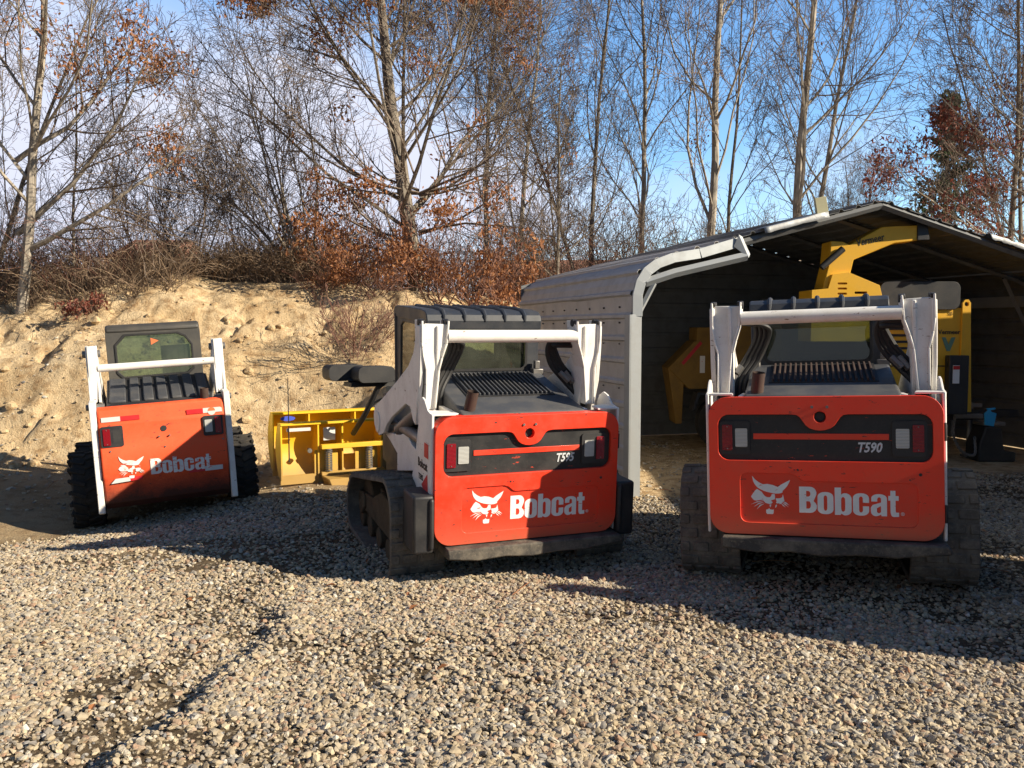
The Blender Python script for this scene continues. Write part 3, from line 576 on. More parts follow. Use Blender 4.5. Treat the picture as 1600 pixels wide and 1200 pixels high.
def build_wheeled(R):
    # side profile of the tail: top band slopes back, middle nearly upright, lower part curving under
    prof = [(-1.115, 1.205), (-1.165, 1.185), (-1.185, 1.13), (-1.192, 1.055), (-1.203, 1.040), (-1.205, .845), (-1.217, .82), (-1.217, .55), (-1.205, .53), (-1.19, .40), (-1.15, .30), (-1.06, .235), (-1.0, .235), (-1.05, .35), (-1.10, .55), (-1.10, 1.1), (-1.07, 1.19)]
    tg = MB().plate(prof, [], -.555, .555, SIDE).build('tail_door', ORANGE_OLD, R, .018, 3)
    for s, xs, red, cl in ((-1, (-.541, -.351), (-.520, .846, -.459, 1.0), (-.435, .868, -.368, .990)), (1, (.351, .531), (.460, .862, .515, 1.02), (.367, .880, .435, 1.0))):
        tail_light(tg, xs, .828 if s < 0 else .845, 1.022 if s < 0 else 1.036, -1.222, red, cl, missing=(s < 0))
    MB().box((-.435, -1.222, .868), (-.368, -1.206, .99)).build('empty_lamp_hole', BLACKM, tg)
    w = MB(); w.plate([(-.525, 1.062), (-.365, 1.062), (-.365, 1.105), (-.525, 1.105)], [], -1.199, -1.19); w.plate([(.363, 1.064), (.535, 1.064), (.535, 1.10), (.52, 1.11), (.363, 1.11)], [], -1.199, -1.19)
    w.plate([(-.49, .490), (-.326, .498), (-.326, .535), (-.45, .532)], [], -1.2215, -1.216); w.plate([(.335, .508), (.497, .508), (.497, .552), (.335, .552)], [], -1.2215, -1.216)
    w.build('white_tape', WTAPE, tg, smooth=False)
    w = MB(); w.plate([(-.365, 1.062), (-.2, 1.062), (-.2, 1.105), (-.365, 1.105)], [], -1.199, -1.19); w.plate([(.214, 1.064), (.363, 1.064), (.363, 1.108), (.214, 1.108)], [], -1.199, -1.19)
    w.plate([(-.326, .498), (-.22, .502), (-.22, .535), (-.326, .535)], [], -1.2215, -1.216); w.plate([(.189, .508), (.335, .508), (.335, .552), (.189, .552)], [], -1.2215, -1.216)
    w.build('red_tape', RED, tg, smooth=False)
    MB().tube([(.44, -1.20, 1.075), (.44, -1.1995, 1.075)], .036, 20).build('round_sticker', WTAPE, tg)
    MB().plate([(.405, 1.08), (.475, 1.08), (.465, 1.105), (.44, 1.115), (.415, 1.105)], [], -1.202, -1.2005).build('sticker_cap', ORTRI, tg)
    MB().tube([(0, -1.2085, .957), (0, -1.20, .957)], .028, 20).build('lock_hole', BLACKM, tg)
    for x, z in ((-.045, .885), (.047, .887), (-.47, .79), (.52, .80), (.0, .785)): MB().tube([(x, -1.226, z), (x, -1.20, z)], .008, 8).build('tail_bolt', STEEL, tg)
    # emblem and lettering, squeezed into this door
    T = lambda p: (-.42 + (p[0] + .436) * .93, .515 + (p[1] - .515) * .88 + .01)
    emblem_and_word(tg, -1.2235, WDECAL_OLD, T)
    for s in (-1, 1):
        fn = lambda u, v, d, s=s: (s * d, u, v)
        MB().plate([(-1.19, .22), (-1.19, 1.25), (-1.0, 1.27), (-.78, 1.27), (-.78, 1.0), (-1.02, .8), (-1.04, .3), (-1.1, .2)], [], .562, .618, fn).build('rear_upright', WHITE, R, .006)
        MB().plate([(-.80, .5), (-.80, 1.2), (-.2, 1.15), (.7, .75), (.75, .45)], [], .50, .56, fn).build('side_frame', WHITE, R, .006)
        A = MB(); A.plate([(-.86, 1.78), (-.935, 1.77), (-.945, 1.55), (-.975, 1.24), (-.85, 1.22), (-.8, 1.35), (-.5, 1.25), (.3, 1.02), (.75, .75), (.95, .35), (1.08, .38), (.90, .90), (.35, 1.20), (-.5, 1.50), (-.72, 1.66)], [], .515, .535, fn)
        A.plate([(-.86, 1.78), (-.935, 1.77), (-.945, 1.55), (-.975, 1.24), (-.85, 1.22), (-.8, 1.35), (-.72, 1.66)], [], .590, .615, fn)
        A.plate([(.53, 1.775), (.53, 1.30), (.55, 1.24), (.60, 1.24), (.605, 1.5), (.60, 1.775)], [], -.955, -.925, lambda u, v, d, s=s: (s * u, d, v))
        A = A.build('lift_arm', WHITE, R, .005)
        MB().tube([(s * .49, -.88, 1.70), (s * .645, -.88, 1.70)], .034, 16).tube([(s * .49, -1.0, 1.20), (s * .65, -1.0, 1.20)], .03, 14).build('pivot_pin', STEEL, A, .004, 1)
        MB().tube([(s * .56, -.9, 1.3), (s * .56, -.5, .8)], .035, 12).tube([(s * .57, -.95, 1.28), (s * .55, -.8, 1.15), (s * .5, -.7, .9)], .014, 8).build('lift_cylinder', BLACKM, R)
        for y in (-.50, .55): make_wheel(R, s, y)
    MB().tube([(-.52, -.93, 1.56), (.52, -.93, 1.56)], .036, 20).build('cross_tube', WHITE, R)
    MB().box((-.55, -1.08, .25), (.55, .85, .7)).box((-.5, -1.1, .6), (.5, -.3, 1.17)).build('chassis', BLACKM, R, .02)
    # ribbed black engine cover
    hp = [(-1.12, 1.16), (-1.12, 1.195), (-1.05, 1.215), (-.36, 1.43), (-.32, 1.41), (-.32, 1.1)]
    H = MB().plate(hp, [], -.475, .475, SIDE).build('engine_cover', BLACKM, R, .015, 2)
    th = math.atan2(.215, .69); m = MB(); xs = [-.465, -.285, -.165, -.04, .085, .21, .335, .465]
    for k in range(7):
        a, b = xs[k] + .018, xs[k + 1] - .018; m.cbox(((a + b) / 2, -.72, 1.216 + .33 * math.tan(th) + .008), (b - a, .66, .03), (th, 0, 0))
    m.build('cover_panels', DGREY, H, .01, 2)
    p = MB(); p.tube([(.395, -1.09, 1.14), (.395, -1.11, 1.30)], .040, 18, caps=False).tube([(.395, -1.11, 1.30), (.395, -1.09, 1.14)], .034, 18, caps=False); p.build('exhaust_pipe', RUST, R)
    MB().tube([(.395, -1.105, 1.27), (.395, -1.105, 1.272)], .035, 14).build('exhaust_bore', BLACKM, R)
    # cab
    win = [(-.361, 1.77), (-.27, 1.866), (.225, 1.866), (.30, 1.83), (.357, 1.74), (.357, 1.50), (.30, 1.452), (-.31, 1.445), (-.361, 1.50)]
    cw = MB().plate(rr(-.452, 1.30, .452, 1.95, .06), [win], -.33, -.27).build('cab_rear_wall', CABG, R, .02, 3)
    MB().plate(win, [], -.305, -.299).build('rear_window', GLASS, cw, smooth=False)
    gk = [(x * 1.045, 1.656 + (z - 1.656) * 1.08) for x, z in win]; MB().plate(gk, [[(x * .985, 1.656 + (z - 1.656) * .975) for x, z in win]], -.34, -.322).build('window_gasket', HOSE, cw, .004)
    MB().add([(-.03, -.309, 1.83), (-.03, -.309, 1.76), (.045, -.309, 1.80)], [(0, 1, 2)]).build('orange_sticker', ORTRI, cw, smooth=False)
    MB().plate([(-.345, 1.90), (-.33, 1.955), (-.26, 1.985), (.60, 1.985), (.66, 1.95), (.66, 1.90), (-.2, 1.91)], [], -.45, .45, SIDE).build('cab_roof', CABG, R, .03, 3)
    for s in (-1, 1):
        fn = lambda u, v, d, s=s: (s * d, u, v)
        W = MB().plate([(-.30, .95), (-.30, 1.93), (.60, 1.93), (.62, .80)], [rr(-.15, 1.3, .5, 1.84, .05)], .425, .45, fn).build('cab_side_wall', CABG, R, .008)
        sc = MB()
        for y in np.arange(-.12, .50, .06): sc.tube([(s * .42, y, 1.3), (s * .42, y, 1.84)], .005, 4, False)
        sc.build('side_screen', BLACKM, W)
    MB().cbox((.22, .3, 1.50), (.30, .04, .5)).build('door_post', CABG, R)
    MB().cbox((.0, .02, .98), (.44, .40, .12)).cbox((0, -.14, 1.22), (.40, .08, .40), (-.12, 0, 0)).build('driver_seat', BLACKM, R, .04, 3)
    bk = MB().plate([(.95, .10), (1.6, .06), (1.62, .09), (1.15, .16), (1.05, .35), (1.1, .62), (1.04, .64), (.95, .40)], [], -.84, .84, SIDE).build('bucket', BLACKM, R, .006)
build_wheeled(S1)

# ------------------------------------------------------------------ plow
PW = empty('snow_plow', (-1.65, 9.45, -.04), (0, 0, 0)); PW.rotation_euler = (0, 0, .50)
setp(PW, 'yellow ribbed snow plow with coil springs and black oval lights below the bank', 'snow plow')
def build_plow(R):
    for k, (yo, x0, x1, z1, ribs) in enumerate(((0, -.93, 1.3, .66, (-.92, -.52, -.25, .20, .7, 1.27)), (.62, -.87, 1.4, .72, (-.86, -.45, .1, .45, .9, 1.37)))):
        mb = MB(); pr = []
        for i in range(9):
            t = i / 8; pr.append((yo + .10 + .13 * math.sin(t * PI * .95) , .08 + t * (z1 - .10)))
        back = [(y + .012, z) for y, z in pr[::-1]]
        B = mb.plate(pr + back, [], x0, x1, SIDE).build('blade', YELLOW, R, .002, 1)
        for x in ribs: MB().plate([(yo + .0, .06), (yo + .0, z1 - .02), (yo + .12, z1 - .02)] + [(y - .001, z) for y, z in pr[::-1]], [], x - .008, x + .008, SIDE).build('rib', YELLOW, B, .002, 1)
        t = MB().box((x0, yo - .01, z1 - .02), (x1, yo + .12, z1 + .006)); t.build('top_rail', YELLOW, B, .004)
        MB().box((x0, yo + .02, .0), (x1, yo + .045, .10)).build('cutting_edge', YELLOW, B, .003)
    MB().box((-.50, -.06, .37), (.22, .0, .42)).box((-.50, -.05, .08), (.22, .0, .12)).build('spring_bar', YELLOW, R, .004)
    for x in (-.42, .04):
        s = MB(); pts = [(x + .038 * math.cos(a), -.03 + .038 * math.sin(a), .12 + .25 * a / (2 * PI * 13)) for a in np.linspace(0, 2 * PI * 13, 13 * 12)]
        s.tube(pts, .007, 5).build('coil_spring', STEEL, R)
        MB().plate([(x - .14, .10), (x + .12, .10), (x + .12, .36), (x - .14, .36)], [], .02, .03).build('spring_backing', YELLOW, R)
    MB().plate([(-.45, -.06), (-.1, -.06), (-.02, .02), (-.06, .08), (-.5, .08)], [], -.30, -.02).build('push_box', YELLOW, R, .01)
    MB().box((-.86, .012, .575), (-.60, .02, .61)).build('reflective_strip', WTAPE, R)
    d = MB().plate([(-.46, .46), (-.33, .46), (-.33, .60), (-.46, .60)], [], .01, .014).build('warning_label', WTAPE, R)
    MB().plate([(-.70 + .085 * math.cos(a), .655 + .028 * math.sin(a)) for a in np.linspace(0, 2 * PI, 24, endpoint=False)], [], .60, .604).build('oval_sticker', STICK, R)
    MB().tube([(-.84, .0, .25), (-.84, .0, 1.16)], [.008, .004], 6).build('marker_rod', BLACKM, R)
    MB().tube([(-.62, -.02, .36), (-.62, .03, .36)], .025, 12).build('pivot_bolt', STEEL, R)
    # hitch frame reaching back to the loader
    MB().box((.25, -.75, .12), (.33, .0, .22)).box((.95, -.75, .12), (1.03, .0, .22)).box((.2, -.82, .10), (1.1, -.75, .62)).build('hitch_frame', BLACKM, R, .01)
    # lamps
    for (x, y, z) in ((-.30, -.25, 1.21), (-.07, -.52, 1.20)):
        l = MB().plate(rr(x - .20, z - .084, x + .20, z + .084, .06, 6), [], y - .12, y + .14).build('plow_lamp', BLACKM, R, .03, 4)
        MB().plate(rr(x - .15, z - .045, x + .15, z + .045, .035), [], y + .135, y + .150).build('lamp_lens', CLEARLENS, l)
    MB().tube([(-.3, -.38, 1.13), (.95, -.6, 1.12)], .022, 8).tube(smoothp([(.04, -.52, 1.10), (-.02, -.50, 1.04), (-.10, -.345, .77), (-.14, -.04, .52)]), .030, 8).tube(smoothp([(.30, -.5, 1.02), (.12, -.5, .96), (.0, -.42, .90), (-.06, -.40, .84)]), .014, 6).box((-.32, -.55, 1.07), (.95, -.30, 1.115)).box((.30, -.48, .92), (.80, -.36, 1.10)).tube([(.95, -.6, 1.12), (.9, -.65, .5)], .025, 8).build('lamp_bracket', BLACKM, R)
    c = MB()
    for k in range(5): c.tube(smoothp([(.35 + k * .05, -.52, 1.08), (.45 + k * .07, -.55, .98 - .03 * k), (.60 + k * .05, -.58, 1.02), (.72 + .03 * k, -.6, .8 - .05 * k)]), .008, 5)
    c.build('wiring', HOSE, R)
    MB().box((.42, -.56, 1.0), (.50, -.53, 1.02)).build('amber_marker', ORTRI, R)
    MB().tube([(.55, -.12, .62), (.62, -.72, .40)], .035, 12).build('angle_cylinder', paint('hydraulic_blue', (.12, .2, .24), .4, .4), R)
build_plow(PW)

# ------------------------------------------------------------------ carport
SH = empty('carport', (1.2, 8.57, -.02), (0, 0, .262))
setp(SH, 'ribbed grey metal carport with a torn, bent front roof edge', 'carport')
PKX, PKZ, WID, LEN = 3.25, 3.11, 6.5, 4.2
def build_carport(R):
    def section(x_from, x_to, w0, w1, name, mat_=None, step=.228):
        left = [(0, 0), (0, 1.98), (.03, 2.12), (.09, 2.23), (.18, 2.31), (.32, 2.37), (PKX, PKZ)]
        full = left + [(WID - x, z) for x, z in left[::-1][1:]]
        P = [Vector(p) for p in full]; D = [0]
        for a, b in zip(P, P[1:]): D.append(D[-1] + (b - a).length)
        tot = D[-1]; pts = []; s = 0
        offs = [(0, 0), (step * .70, 0), (step * .76, .026), (step * .90, .026)]
        marks = sorted(set([k * step + o for k in range(int(tot / step) + 1) for o, _ in offs if k * step + o < tot] + D))
        def xt(x):
            j = max(i for i in range(len(P) - 1) if P[i].x <= x); a, b = P[j], P[j + 1]; return D[j] + (D[j + 1] - D[j]) * ((x - a.x) / max(1e-9, b.x - a.x))
        tr = (0, D[1]) if name == 'left_wall' else (D[-2], D[-1]) if name == 'right_wall' else (D[1] if x_from < .01 else xt(x_from), D[-2] if x_to > WID - .01 else xt(x_to))
        def at(t):
            j = max(i for i in range(len(D)) if D[i] <= t + 1e-9); j = min(j, len(P) - 2); d = (P[j + 1] - P[j]).normalized(); p = P[j] + d * (t - D[j]); return p, Vector((-d.y, d.x))
        for t in marks:
            p, n = at(t); ph = t % step; h = .026 if ph > step * .755 and ph < step * .905 else 0
            pts.append((t, p, p + n * h))
        sel = [q for t, p, q in pts if tr[0] - 1e-6 <= t <= tr[1] + 1e-6]
        
        mb = MB(); nw = 8
        jit = random.Random(4)
        for k in range(nw + 1):
            w = w0 + (w1 - w0) * k / nw
            for p in sel: mb.v.append((p.x, w, p.y + (jit.random() - .5) * .006))
        m = len(sel)
        mb.f = [(k * m + i, k * m + i + 1, (k + 1) * m + i + 1, (k + 1) * m + i) for k in range(nw) for i in range(m - 1)]
        o = mb.build(name, mat_ or SHEET, R, smooth=False, recalc=False); so = o.modifiers.new('thick', 'SOLIDIFY'); so.thickness = .004
        return o
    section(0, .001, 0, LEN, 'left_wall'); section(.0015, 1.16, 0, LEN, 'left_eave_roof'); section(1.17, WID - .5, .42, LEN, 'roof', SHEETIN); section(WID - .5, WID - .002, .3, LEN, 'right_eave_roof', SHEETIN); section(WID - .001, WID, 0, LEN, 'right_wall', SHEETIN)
    bw = MB(); zs = np.arange(0, 3.0, .228)
    for k, z in enumerate(zs):
        z1 = z + .228
        for a, b, y in ((z, z + .17, 0), (z + .17, z + .185, None), (z + .185, z + .215, -.016), (z + .215, z1, None)):
            ya, yb = {(0): (0, 0), (-.016): (-.016, -.016)}.get(y, (0, -.016) if a == z + .17 else (-.016, 0))
            def half(zv): return min(PKX, PKX if zv < 2.3 else max(.05, (PKZ - zv) / .25)) - .02
            ha, hb = half(a), half(b)
            bw.add([(PKX - ha, LEN + ya, a), (PKX + ha, LEN + ya, a), (PKX + hb, LEN + yb, b), (PKX - hb, LEN + yb, b)], [(0, 1, 2, 3)])
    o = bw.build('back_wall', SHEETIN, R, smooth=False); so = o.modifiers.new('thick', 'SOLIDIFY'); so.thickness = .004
    for w in (.03, 1.4, 2.8, 4.12):
        for x, sg in ((.04, 1), (WID - .04, -1)):
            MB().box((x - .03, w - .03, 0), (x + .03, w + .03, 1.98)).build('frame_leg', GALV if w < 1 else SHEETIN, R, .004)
        if w < .5: continue
        r = MB()
        for a, b in (((.04, 1.95), (.12, 2.20)), ((.12, 2.20), (.34, 2.31)), ((.34, 2.31), (PKX, PKZ - .06)), ((PKX, PKZ - .06), (WID - .34, 2.31)), ((WID - .34, 2.31), (WID - .12, 2.2)), ((WID - .12, 2.2), (WID - .04, 1.95)), ((.04, 1.5), (.55, 2.33)), ((WID - .04, 1.5), (WID - .55, 2.33))):
            r.tube([(a[0], w, a[1]), (b[0], w, b[1])], .032, 4)
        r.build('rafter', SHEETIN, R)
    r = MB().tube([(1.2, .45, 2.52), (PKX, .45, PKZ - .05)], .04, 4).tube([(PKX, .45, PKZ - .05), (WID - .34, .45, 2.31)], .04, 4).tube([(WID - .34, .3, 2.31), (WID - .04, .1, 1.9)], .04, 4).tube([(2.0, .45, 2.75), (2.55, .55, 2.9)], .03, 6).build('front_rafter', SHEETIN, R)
    # front trim in bright sheet metal
    t = MB().box((-.03, -.035, -.05), (.095, -.01, 1.80)).box((-.035, -.035, -.05), (-.01, .10, 1.80)); t.build('corner_trim', GALV, R, .003)
    t = MB(); path = [(.0, 1.78), (.0, 2.0), (.04, 2.15), (.12, 2.27), (.24, 2.355), (.42, 2.42), (.72, 2.47), (1.17, 2.60)]
    for (xa, za), (xb, zb) in zip(path, path[1:]):
        d = Vector((xb - xa, zb - za)).normalized(); n = Vector((d.y, -d.x)) * .10
        t.add([(xa, -.03, za), (xb, -.03, zb), (xb + n.x, -.045, zb + n.y), (xa + n.x, -.045, za + n.y), (xa, -.05 + .045, za), (xb, -.005, zb), (xb + n.x, -.02, zb + n.y), (xa + n.x, -.02, za + n.y)], [(0, 1, 2, 3), (7, 6, 5, 4), (0, 4, 5, 1), (2, 6, 7, 3), (1, 5, 6, 2), (0, 3, 7, 4)])
    t.build('bent_roof_trim', GALV, R, .003)
    MB().tube([(.14, -.01, 2.12), (.45, -.03, 2.22), (1.22, -.10, 2.40)], .045, 4).build('bent_front_tube', GALV, R)
    MB().add([(1.15, -.06, 2.62), (1.19, -.06, 2.60), (1.26, -.10, 2.42), (1.22, -.14, 2.38), (1.10, -.05, 2.50), (1.19, .05, 2.61), (1.24, .02, 2.42)], [(0, 1, 2, 3), (0, 3, 4), (1, 5, 6, 2)]).build('torn_end_plate', GALV, R, smooth=False)
    MB().tube([(.06, .0, 1.78), (.30, .0, 2.22)], .028, 4).build('knee_brace', GALV, R)
    # crumpled pale edge flashing along both front roof edges
    for name, x0, x1, amp, n in (('crumpled_flashing', 4.7, 6.2, .022, 34), ('loose_roof_edge', 1.7, 2.5, .008, 12)):
        f = MB(); rg = random.Random(3)
        rows = []
        for i in range(n + 1):
            x = x0 + (x1 - x0) * i / n; zr = PKZ - abs(x - PKX) * .25 + .02; a = amp * (.4 + .6 * i / n)
            rows.append([(x, .34 + rg.uniform(-a, a), zr - .05 + rg.uniform(-a, a) - (a if i % 5 < 2 else 0)), (x, .37 + rg.uniform(-a, a) * .5, zr + .01 + rg.uniform(-a, a)), (x, .62, zr + .012 + rg.uniform(0, a) * .6)])
        for r in rows: f.v += r
        f.f = [(i * 3 + j, i * 3 + j + 1, (i + 1) * 3 + j + 1, (i + 1) * 3 + j) for i in range(n) for j in range(2)]
        o = f.build(name, FLASH, R, recalc=False, ang=.3); so = o.modifiers.new('thick', 'SOLIDIFY'); so.thickness = .003
    MB().box((3.9, 4.0, 1.95), (6.45, 4.05, 2.12)).box((WID - .12, .5, 1.95), (WID - .07, 4.1, 2.1)).build('inner_rail', GALV, R, .004)
    b = MB()
    for w in np.linspace(.3, 3.9, 9):
        for z in (.12, .58, 1.04, 1.50, 1.72, 1.88): b.tube([(-.016, w, z), (.0, w, z)], .010 if z > 1.6 else .007, 6)
    b.build('panel_screws', BLACKM, R)
build_carport(SH)
bd = MB().cbox((0, 0, 0), (.13, .05, .20), (0, -.18, 0)).build('loose_board', WOODY, None, .004)
bd.location = (3.50, 9.75, 3.02); setp(bd, 'short pale yellow board standing on the carport roof', 'board')

# ------------------------------------------------------------------ wood chipper (world-like local frame: origin 3.9,10.9)
CH = empty('wood_chipper', (3.9, 10.9, -.03))
setp(CH, 'yellow towed wood chipper with a high discharge chute, inside the carport', 'wood chipper')
def build_chipper(R):
    W = lambda ps: [(x - 3.9, z) for x, z in ps]
    MB().plate(W([(4.50, .66), (5.64, .66), (5.61, 1.92), (4.50, 1.92)]), [], -.42, .55).build('engine_panel', CHIPY, R, .01)
    MB().plate(W([(5.51, .64), (5.66, .64), (5.61, 1.92), (5.61, 1.98), (5.58, 2.02), (5.54, 2.02), (5.51, 1.98)]), [circ(1.66, 1.965, .028, 12)], -.455, -.425).build('lifting_bracket', CHIPY, R, .004)
    MB().box((1.42, -.56, .62), (1.66, -.44, 1.34)).build('control_box', BLACKM, R, .01)
    l = MB().box((1.46, -.568, 1.0), (1.54, -.562, 1.22)).build('warning_label', WDECAL, R)
    MB().box((1.46, -.572, 1.17), (1.54, -.569, 1.215)).build('label_header', RED, l)
    v = MB()
    for k in range(7): v.box((.62, -.428, 1.25 + k * .08), (.98, -.421, 1.28 + k * .08))
    v.build('engine_vents', BLACKM, R)
    MB().plate(rr(.60, 1.90, 1.58, 2.24, .09), [], -.45, .55).build('engine_hood', BLACKM, R, .03, 3)
    text('panel_lettering', 'Vermeer', .075, BLACKM, R, (1.335, -.425, 1.60), bold=.0016)
    e = MB().add([(1.38, -.427, 1.56), (1.43, -.427, 1.56), (1.465, -.427, 1.47), (1.50, -.427, 1.56), (1.55, -.427, 1.56), (1.485, -.427, 1.39), (1.445, -.427, 1.39)], [(0, 1, 2, 6), (2, 3, 4, 5), (2, 5, 6)]).build('v_emblem', GREENV, R, smooth=False)
    text('small_model_number', '55', .06, BLACKM, R, (1.45, -.425, 1.83))
    sl = [[(x, z) for x, z in rr(.28 + .0, 2.10 + k * .065, .40, 2.125 + k * .065, .008, 2)] for k in range(3)] + [rr(.50, 2.11, .66, 2.14, .008, 2)]
    K = .915; W2 = lambda ps: [(x * K - 3.9, 1.68 + (z - 1.68) * K) for x, z in ps]
    sl = [[((x + 3.9) * K - 3.9, 1.68 + (z - 1.68) * K) for x, z in l] for l in sl]
    MB().plate(W2([(3.85, 1.5), (3.85, 2.16), (4.06, 2.18), (4.11, 2.36), (4.31, 2.39), (4.72, 2.22), (4.9, 1.5)]), sl, -.85, -.40).build('drum_housing', CHIPY, R, .008)
    MB().box((-.36, -.83, 1.55), (.40, -.45, 2.05)).box((-.3, -.42, .6), (.5, .5, 1.9)).build('drum_interior', BLACKM, R)
    c = MB()
    c.plate(W2([(3.99, 2.10), (4.08, 2.50), (4.10, 2.79), (4.26, 2.78), (4.34, 2.74), (4.75, 2.97), (5.24, 2.99), (5.24, 2.80), (4.92, 2.76), (4.40, 2.55), (4.30, 2.10)]), [], -.80, -.50)
    C = c.build('discharge_chute', CHIPY, R, .01)
    MB().plate(W2([(5.20, 3.02), (5.33, 2.99), (5.36, 2.80), (5.20, 2.79)]), [], -.82, -.48).build('chute_end_flap', BLACKM, C, .01)
    MB().tube([(-.27, -.84, 2.38), (-.02, -.84, 2.60)], .04, 12).build('chute_cylinder', BLACKM, C)
    text('chute_lettering', 'Vermeer', .115, BLACKM, C, (.16, -.803, 2.635), (PI / 2, -.22, 0), bold=.002, sx=.8)
    # infeed hopper at the left
    W3 = lambda ps: [(x * 1.085 - 3.9, 1.65 + (z - 1.65) * 1.085) for x, z in ps]
    HOP = paint('shaded_dirty_yellow', (.26, .14, .02), .6, .6, (.10, .07, .04))  # carport shade put into a darker, dirtier copy of the machine yellow
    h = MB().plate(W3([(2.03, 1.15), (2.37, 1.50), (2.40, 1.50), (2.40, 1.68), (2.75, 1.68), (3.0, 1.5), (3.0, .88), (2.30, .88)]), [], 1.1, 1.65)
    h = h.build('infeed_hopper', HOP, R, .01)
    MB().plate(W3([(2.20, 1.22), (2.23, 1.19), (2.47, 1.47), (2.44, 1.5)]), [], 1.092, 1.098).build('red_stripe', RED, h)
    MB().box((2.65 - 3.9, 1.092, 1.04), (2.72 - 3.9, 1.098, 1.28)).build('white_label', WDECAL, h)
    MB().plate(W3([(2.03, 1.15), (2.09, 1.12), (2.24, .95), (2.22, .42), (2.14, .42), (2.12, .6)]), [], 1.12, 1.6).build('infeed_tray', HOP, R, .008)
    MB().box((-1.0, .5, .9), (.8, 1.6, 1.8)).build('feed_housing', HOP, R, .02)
    MB().box((-1.3, -.25, .52), (1.9, -.15, .66)).box((-1.3, .35, .52), (1.9, .45, .66)).build('trailer_frame', BLACKM, R, .01)
    for y in (-.55, .75):
        w = empty('wheel', (-1.0, y, .38)); w.parent = R
        t = MB(); pr = [(-.10, .22), (-.115, .30), (-.10, .365), (0, .375), (.10, .365), (.115, .30), (.10, .22)]; n = 36
        t.add([(r * math.cos(2 * PI * i / n), px, r * math.sin(2 * PI * i / n)) for i in range(n) for px, r in pr], [(i * 7 + j, i * 7 + j + 1, ((i + 1) % n) * 7 + j + 1, ((i + 1) % n) * 7 + j) for i in range(n) for j in range(6)]); t.build('tyre', TYRE, w)
        MB().tube([(0, -.07, 0), (0, .07, 0)], .225, 24).build('rim', WHITE, w, .01)
        MB().plate([(-1.45, .55), (-1.38, .80), (-.62, .80), (-.55, .55), (-.6, .55), (-.66, .76), (-1.34, .76), (-1.41, .55)], [], y - .13, y + .13).build('fender', BLACKM, R, .006)
    # small fittings
    for x in (.70, .95, 1.2):
        for z in (.72, 1.86): MB().tube([(x, -.432, z), (x, -.418, z)], .012, 8).build('panel_bolt', STEEL, R)
    for k in range(3): MB().tube(smoothp([(.55 + .05 * k, -.46, 1.15), (.68 + .04 * k, -.50, .95 - .04 * k), (.95, -.49, .82 - .05 * k), (1.40, -.50, .76 - .05 * k)]), .013, 6).build('hydraulic_hose', HOSE, R)
    MB().box((.50, -.432, 1.20), (1.60, -.424, 1.212)).build('panel_seam', BLACKM, R)
    MB().tube([(1.7, -.3, .60), (1.62, -.35, .95), (1.60, -.40, 1.30)], .02, 8).build('control_lever', BLACKM, R)
    # tongue
    MB().box((1.8, .05, .52), (2.65, .17, .62)).build('tow_tongue', BLACKM, R, .01)
    MB().tube([(1.98, -.02, .02), (1.98, -.02, .72)], .035, 12).box((1.90, -.08, .02), (2.06, .05, .05)).box((1.92, -.05, .66), (2.12, .0, .71)).build('jack_stand', STEEL, R, .004, 1)
    ch = MB(); pts = smoothp([(1.62, -.35, .60), (1.60, -.36, .35), (1.70, -.38, .14), (1.86, -.38, .10), (1.90, -.3, .30)], 9)
    for i, p in enumerate(pts[:-1]):
        d = (pts[i + 1] - p).normalized(); q = d.cross(Vector((0, 1, 0))).normalized() if i % 2 else Vector((0, 1, 0)); c0 = (p + pts[i + 1]) / 2
        ch.tube([c0 + d * .028 * math.cos(a) + q * .015 * math.sin(a) for a in np.linspace(0, 2 * PI, 9)], .006, 4)
    ch.build('safety_chain', STEEL, R)
    MB().box((1.65, -.3, .54), (2.0, -.2, .60)).build('tongue_plate', STEEL, R, .01)
build_chipper(CH)
bt = MB().plate([(-.06, -.09), (.045, -.11), (.075, .05), (.01, .07), (.0, .09), (.06, .10), (.06, .12), (-.05, .11), (-.03, .085), (-.07, .05)], [], -.012, .012).build('plastic_tag', BLUE, None, .004)
bt.location = (5.80, 10.28, .56); setp(bt, 'bright blue plastic tag hanging at the chipper tongue', 'tag')
bk = empty('battery_box', (6.05, 10.7, -.03)); MB().plate([(-.22, 0), (.25, 0), (.25, .12), (.1, .14), (.06, .42), (-.14, .45), (-.22, .2)], [], -.15, .18).build('box_body', BLACKM, bk, .02); MB().box((-.16, -.12, .45), (.12, .14, .50)).build('box_lid', STEEL, bk, .01)
setp(bk, 'dark worn equipment box on the ground by the chipper tongue', 'equipment box')

TR = empty('added_shade_trailer', (7.7, 7.6, 0), (0, 0, .04))  # unseen trailer, added to shade the ground at right and the carport interior
setp(TR, 'white enclosed trailer added out of view at the right to shade the yard', 'trailer')
MB().plate(rr(-1.1, .5, 1.1, 2.9, .08), [], -2.3, 2.2).build('box_body', WHITE, TR, .02)
MB().box((-1.0, -2.33, .6), (-.02, -2.30, 2.75)).build('rear_door', WHITE, TR, .01); MB().box((.02, -2.33, .6), (1.0, -2.30, 2.75)).build('rear_door', WHITE, TR, .01)
MB().box((-1.0, -2.2, .38), (1.0, 2.1, .50)).box((-.06, 2.1, .40), (.06, 3.3, .48)).build('chassis', BLACKM, TR, .01)
for sx in (-1, 1):
    for y in (-.5, .4):
        w = empty('wheel', (sx * .95, y, .36)); w.parent = TR; MB().tube([(-.1, 0, 0), (.1, 0, 0)], .36, 28).build('tyre', TYRE, w, .03); MB().tube([(-.11, 0, 0), (.11, 0, 0)], .2, 20).build('rim', STEEL, w, .005)
